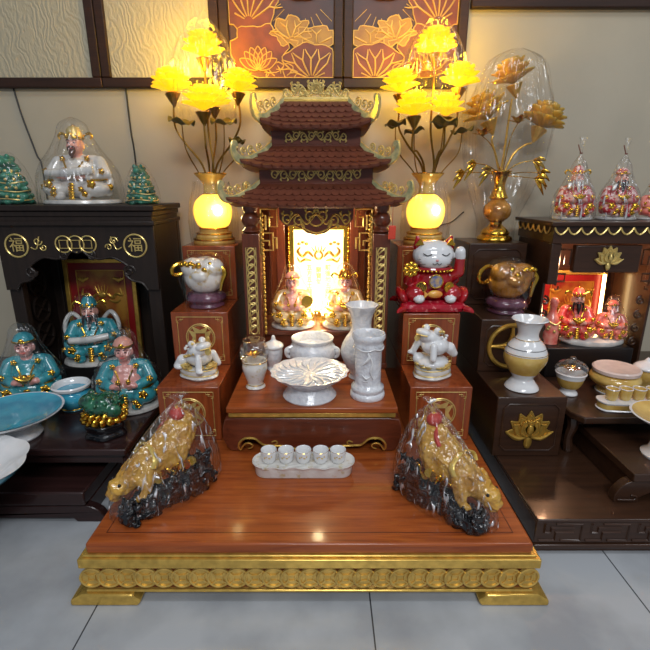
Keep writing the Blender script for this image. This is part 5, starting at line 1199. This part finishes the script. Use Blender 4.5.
# right cabinet
t = thing('dark_lotus_cabinet', 'dark wooden altar cabinet with gold scallop edge and gold lotus drawer, at right', 'cabinet', (.925, 1.50, .25))
mb = MB(); mb.box(-.205, .205, -.015, .285, .527, .540); mb.box(-.19, .19, 0, .28, .470, .527); mb.build('top', DARKR, t, .002)
mb = MB()
for k in range(9):
    x0 = -.190 + .0422 * k; mb.tube([(x0, -.003, .522), (x0 + .008, -.003, .508), (x0 + .0211, -.003, .500), (x0 + .034, -.003, .508), (x0 + .0422, -.003, .522)], .0028, 6, 4)
M = Matrix.Translation((-.193, .14, 0)) @ Matrix.Rotation(R(-90), 4, 'Z')
for k in range(6):
    x0 = -.135 + .0422 * k; mb.tube([(x0, 0, .522), (x0 + .008, 0, .508), (x0 + .0211, 0, .500), (x0 + .034, 0, .508), (x0 + .0422, 0, .522)], .0028, 6, 4, False, M)
mb.build('gold_scallop_edge', GOLDP, t)
mb = MB(); mb.box(-.108, .108, .004, .03, .375, .465); fr_ = mb.build('drawer_panel', DARKR, t, .004)
mb = MB(); lotus_relief(mb, (0, -.002, .422), .040); mb.build('gold_lotus', GOLDP, fr_)
for s in (-1, 1):
    for y in (.004, .24): mb = MB(); mb.box(s * .172 - .016, s * .172 + .016, y, y + .032, .335 if y < .1 else 0, .470); mb.build('post', DARKR, t, .003)
    mb = MB(); mb.box(*sorted((s * .188, s * .180)), .03, .25, 0, .470); mb.build('side_panel', DARKR, t)
    mb = MB()
    def L2(pts): mb.tube([(s * a, .012, b) for a, b in pts], .0034, 4)
    for P in ([(.155, .465), (.155, .33)], [(.155, .45), (.118, .45), (.118, .40), (.14, .40), (.14, .43)], [(.155, .37), (.128, .37), (.128, .345), (.155, .345)], [(.145, .33), (.145, .318), (.155, .318)]): L2(P)
    mb.build('fret_bracket', DARKR, t)
    mb = MB()
    for k in range(4): mb.spiral((s * .166, .05, .12 + .05 * k), .016, 1.3, PI / 2, .004, s)
    mb.build('vine_bracket', DARKR, t)
mb = MB(); mb.box(-.18, .18, .262, .274, 0, .470); mb.build('back_panel', DARKR, t)
pp = panel_plaque('lit_red_plaque', 'glowing red plaque with gold dragons and characters inside the right cabinet', (.945, 1.715, .2505), .25, .345, True, ((-.075, '五方五土龍神'), (-.035, '前後地主財神')))
STRIP = glow('strip_light', (255, 214, 150), 14)
for s in (-.117, .112):
    mb = MB(); mb.box(s - .005, s + .005, -.016, -.0105, .02, .33); mb.build('light_strip', STRIP, pp)
lamp('right_cabinet_light', (.90, 1.60, .64), 2.4, (1, .52, .28), .015)
mb = MB(); mb.box(-.15, .15, 0, .165, 0, .108); tag(mb.build('black_riser', INK, None, .003, loc=(.925, 1.512, .2505)), 'black riser under the red figurines inside the right cabinet', 'box')
RZ = .359
mb = MB(); mb.lathe([(0, 0), (.105, 0), (.110, .006), (.108, .016), (.1, .019), (0, .019)], 48, None, lambda th, i, z: 1 + .02 * math.sin(9 * th), True, .62); tag(mb.build('white_tray', WHITE, None, loc=(.965, 1.585, RZ)), 'white cushioned tray under the two large red figurines in the right cabinet', 'tray')
REDL = mat('light_red_glaze', (222, 96, 84), .25, 0, vs=40, coat=.4, c2=(236, 160, 140))
deity('large red deity figurine before the glowing plaque, centre of the right cabinet', (.903, 1.60, RZ + .0195), .185, REDR, False, 'wing', True, seed=51, held='ingot', plinth=False, wrapk=0, skin=SKIN, wide=.98, rz=-.25)
deity('pale red deity figurine in crinkled film, right side of the right cabinet', (1.024, 1.585, RZ + .0195), .145, REDL, True, 'scarf', False, seed=52, held='ingot', plinth=False, wrapk=1, hatm=REDL, wide=1.05, rz=-.3)
t = thing('red_bottle', 'slim red and pink bottle-shaped figure at the left side of the right cabinet', 'figurine', (.806, 1.572, RZ))
mb = MB(); mb.lathe(smooth_prof([(0, 0), (.025, 0), (.027, .008), (.028, .05), (.024, .085), (.014, .11), (.010, .125), (.013, .14), (.014, .155), (.008, .165), (0, .167)]), 28); mb.build('body', REDL, t)
mb = MB()
for k in range(7): mb.ell((.022 * math.sin(k - 3), -.028 + .004 * abs(k - 3), .05 + .008 * (k % 3)), .006, (0, 0, 0), 8, 6)
mb.tube([(-.02, -.022, .085), (0, -.03, .075), (.02, -.022, .085)], .003, 6, 4); mb.build('gold_trim', GOLDP, t)
# yellow porcelain set
def band(parent, prof, m): mb = MB(); mb.lathe(prof, 40, None, None, False); return mb.build('yellow_band', m, parent)
t = thing('cream_vase', 'white and yellow porcelain vase with flared mouth on the dark step stand', 'vase', (.608, 1.312, .3015))
dish(PORC, t, smooth_prof([(0, 0), (.046, 0), (.048, .008), (.036, .024), (.031, .036), (.044, .058), (.060, .090), (.0615, .115), (.050, .142), (.033, .162), (.030, .180), (.040, .208), (.052, .219)]) + [(.050, .2215), (.043, .213), (.028, .19), (0, .18)], 'vase', None, 48)
cut = [p for p in smooth_prof([(.031, .036), (.044, .058), (.060, .090), (.0615, .115), (.050, .142)]) if .052 < p[1] < .119]
band(t, [(r_ + .0006, z) for r_, z in cut], CREAM)
for r_, z in ((.0622, .119), (.0555, .135), (.036, .160)): gold_ring(t, r_, z, .0009, 'gilt_line', INK if z == .135 else None)
t = thing('yellow_glass_lidded_cup', 'yellow and white cup with clear glass lid between cream vase and yellow bowl', 'cup', (.793, 1.378, .250))
dish(PORC, t, smooth_prof([(0, 0), (.026, 0), (.028, .006), (.022, .016), (.034, .034), (.042, .058), (.044, .066), (.047, .074)]) + [(.043, .076), (.03, .05), (0, .045)], 'cup')
band(t, [(r_ + .0006, z) for r_, z in smooth_prof([(.022, .016), (.034, .034), (.042, .058)])[3:]], CREAM)
mb = MB(); mb.lathe(smooth_prof([(.045, .076), (.048, .088), (.040, .104), (.02, .114), (.010, .118), (.008, .126), (0, .128)]), 14, None, None, False); mb.build('glass_lid', GLASS, t, smooth=20)
mb = MB()
for k in range(8): petal(mb, .03, .009, 1.1, k * .785, (0, 0, .078), .3)
mb.ell((0, 0, .088), .010); mb.build('gold_wick_flower', GOLDB, t)
t = thing('yellow_incense_bowl', 'wide yellow incense bowl with pale flat lid on the right dark table', 'incense bowl', (.952, 1.40, .250))
dish(CREAM, t, smooth_prof([(0, 0), (.050, 0), (.046, .014), (.066, .03), (.076, .046), (.070, .060), (.062, .066)]) + [(.06, .07), (0, .07)], 'bowl')
mb = MB(); mb.lathe([(.0465, .010), (.053, .002), (.053, .0), (.05, .0)], 40, None, None, False); mb.build('white_foot', PORC, t)
mb = MB(); mb.lathe([(.062, .066), (.070, .070), (.071, .080), (.066, .084), (.05, .082), (0, .082)], 40); mb.build('lid', mat('pale_lid', (224, 204, 194), .25, coat=.4), t)
t = thing('yellow_lidded_jar', 'small yellow jar with white pointed lid at the right edge of the dark table', 'jar', (1.068, 1.425, .250))
dish(CREAM, t, smooth_prof([(0, 0), (.026, 0), (.024, .012), (.034, .035), (.036, .056), (.032, .068)]) + [(0, .068)], 'jar')
dish(PORC, t, smooth_prof([(.038, .068), (.039, .074), (.030, .084), (.012, .094), (.006, .102), (0, .108)]), 'lid')
t = thing('yellow_cup_tray', 'white and yellow oval tray holding small yellow cups at the right edge', 'tray', (.945, 1.272, .250))
def oval(k, z): return [((.082 * (1 if math.cos(a) > 0 else -1) * min(1, abs(math.cos(a)) * 1.6) + .034 * k * math.cos(a)), .034 * k * math.sin(a), z) for a in np.linspace(0, 2 * PI, 65)[:-1]]
mb = MB(); mb.loft([oval(1.0, 0), oval(1.06, .003), oval(.95, .006), oval(.95, .022), oval(1.08, .026), oval(1.08, .029), oval(.95, .029)]); mb.build('tray', PORC, t)
mb = MB(); mb.loft([oval(.965, .0065), oval(.965, .0215)], None, False); mb.build('yellow_band', CREAM, t)
for k in range(4):
    c = tea_cup('yellow_offering_cup', ORD[k] + ' from the left of the small yellow cups on the right tray', (.945 - .079 + .0405 * k, 1.272, .2795), CREAM, None, 'yellow offering cups in the tray', .0180, .036)
    mb = MB(); mb.tube([(.0180 * math.cos(a), .0180 * math.sin(a), .0355) for a in np.linspace(0, 2 * PI, 29)[:-1]], .0014, 6, 0, True); mb.build('white_rim', PORC, c)
t = thing('yellow_dish', 'yellow pedestal dish with white rim cut by the right edge of the photo', 'dish', (.922, 1.105, .190))
dish(PORC, t, [(0, 0), (.05, 0), (.052, .006), (.036, .02), (.03, .06), (.036, .085), (.07, .105), (.092, .118), (.095, .122), (.092, .123), (.06, .112), (0, .106)], 'dish', None, 56)
mb = MB(); mb.lathe([(.089, .1228), (.06, .1135), (0, .108)], 56, None, None, False); mb.build('yellow_inside', CREAM, t)
# bagged red figurines on the cabinet
REDW = mat('red_white_robe', (186, 44, 52), .3, 0, vs=60, coat=.4, c2=(226, 190, 184), crange=(.44, .5))
deity('red and white deity figurine in a tied clear bag, left on the right cabinet', (.845, 1.615, .7905), .182, REDW, False, 'wing', WHITE, seed=61, held='ingot', tie=True, skin=SKIN, wm=WRAPB, wide=.96, rz=-.2)
deity('red deity figurine in a tied clear bag, middle of three on the right cabinet', (.994, 1.615, .7905), .180, REDW, False, 'scarf', True, seed=62, held='ingot', tie=True, skin=SKIN, wm=WRAPB, wide=.96, rz=-.2)
deity('pink and red deity figurine half cut by the right edge, on the right cabinet', (1.116, 1.625, .7905), .130, REDL, True, 'scarf', False, seed=63, held='none', tie=False, skin=SKIN, wide=.96)
# red tassel at the shrine's right eave
t = thing('red_tassel', 'small red tassel hanging from the right eave of the pagoda shrine', 'tassel', (.2075, 1.445, .74))
mb = MB(); mb.box(-.011, .011, -.004, .004, 0, .042); mb.build('tassel', mat('red_card', (214, 66, 40), .5), t, .003)
mb = MB(); mb.tube([(0, 0, .042), (0, 0, .102)], .0008, 5); mb.build('string', REDG, t)
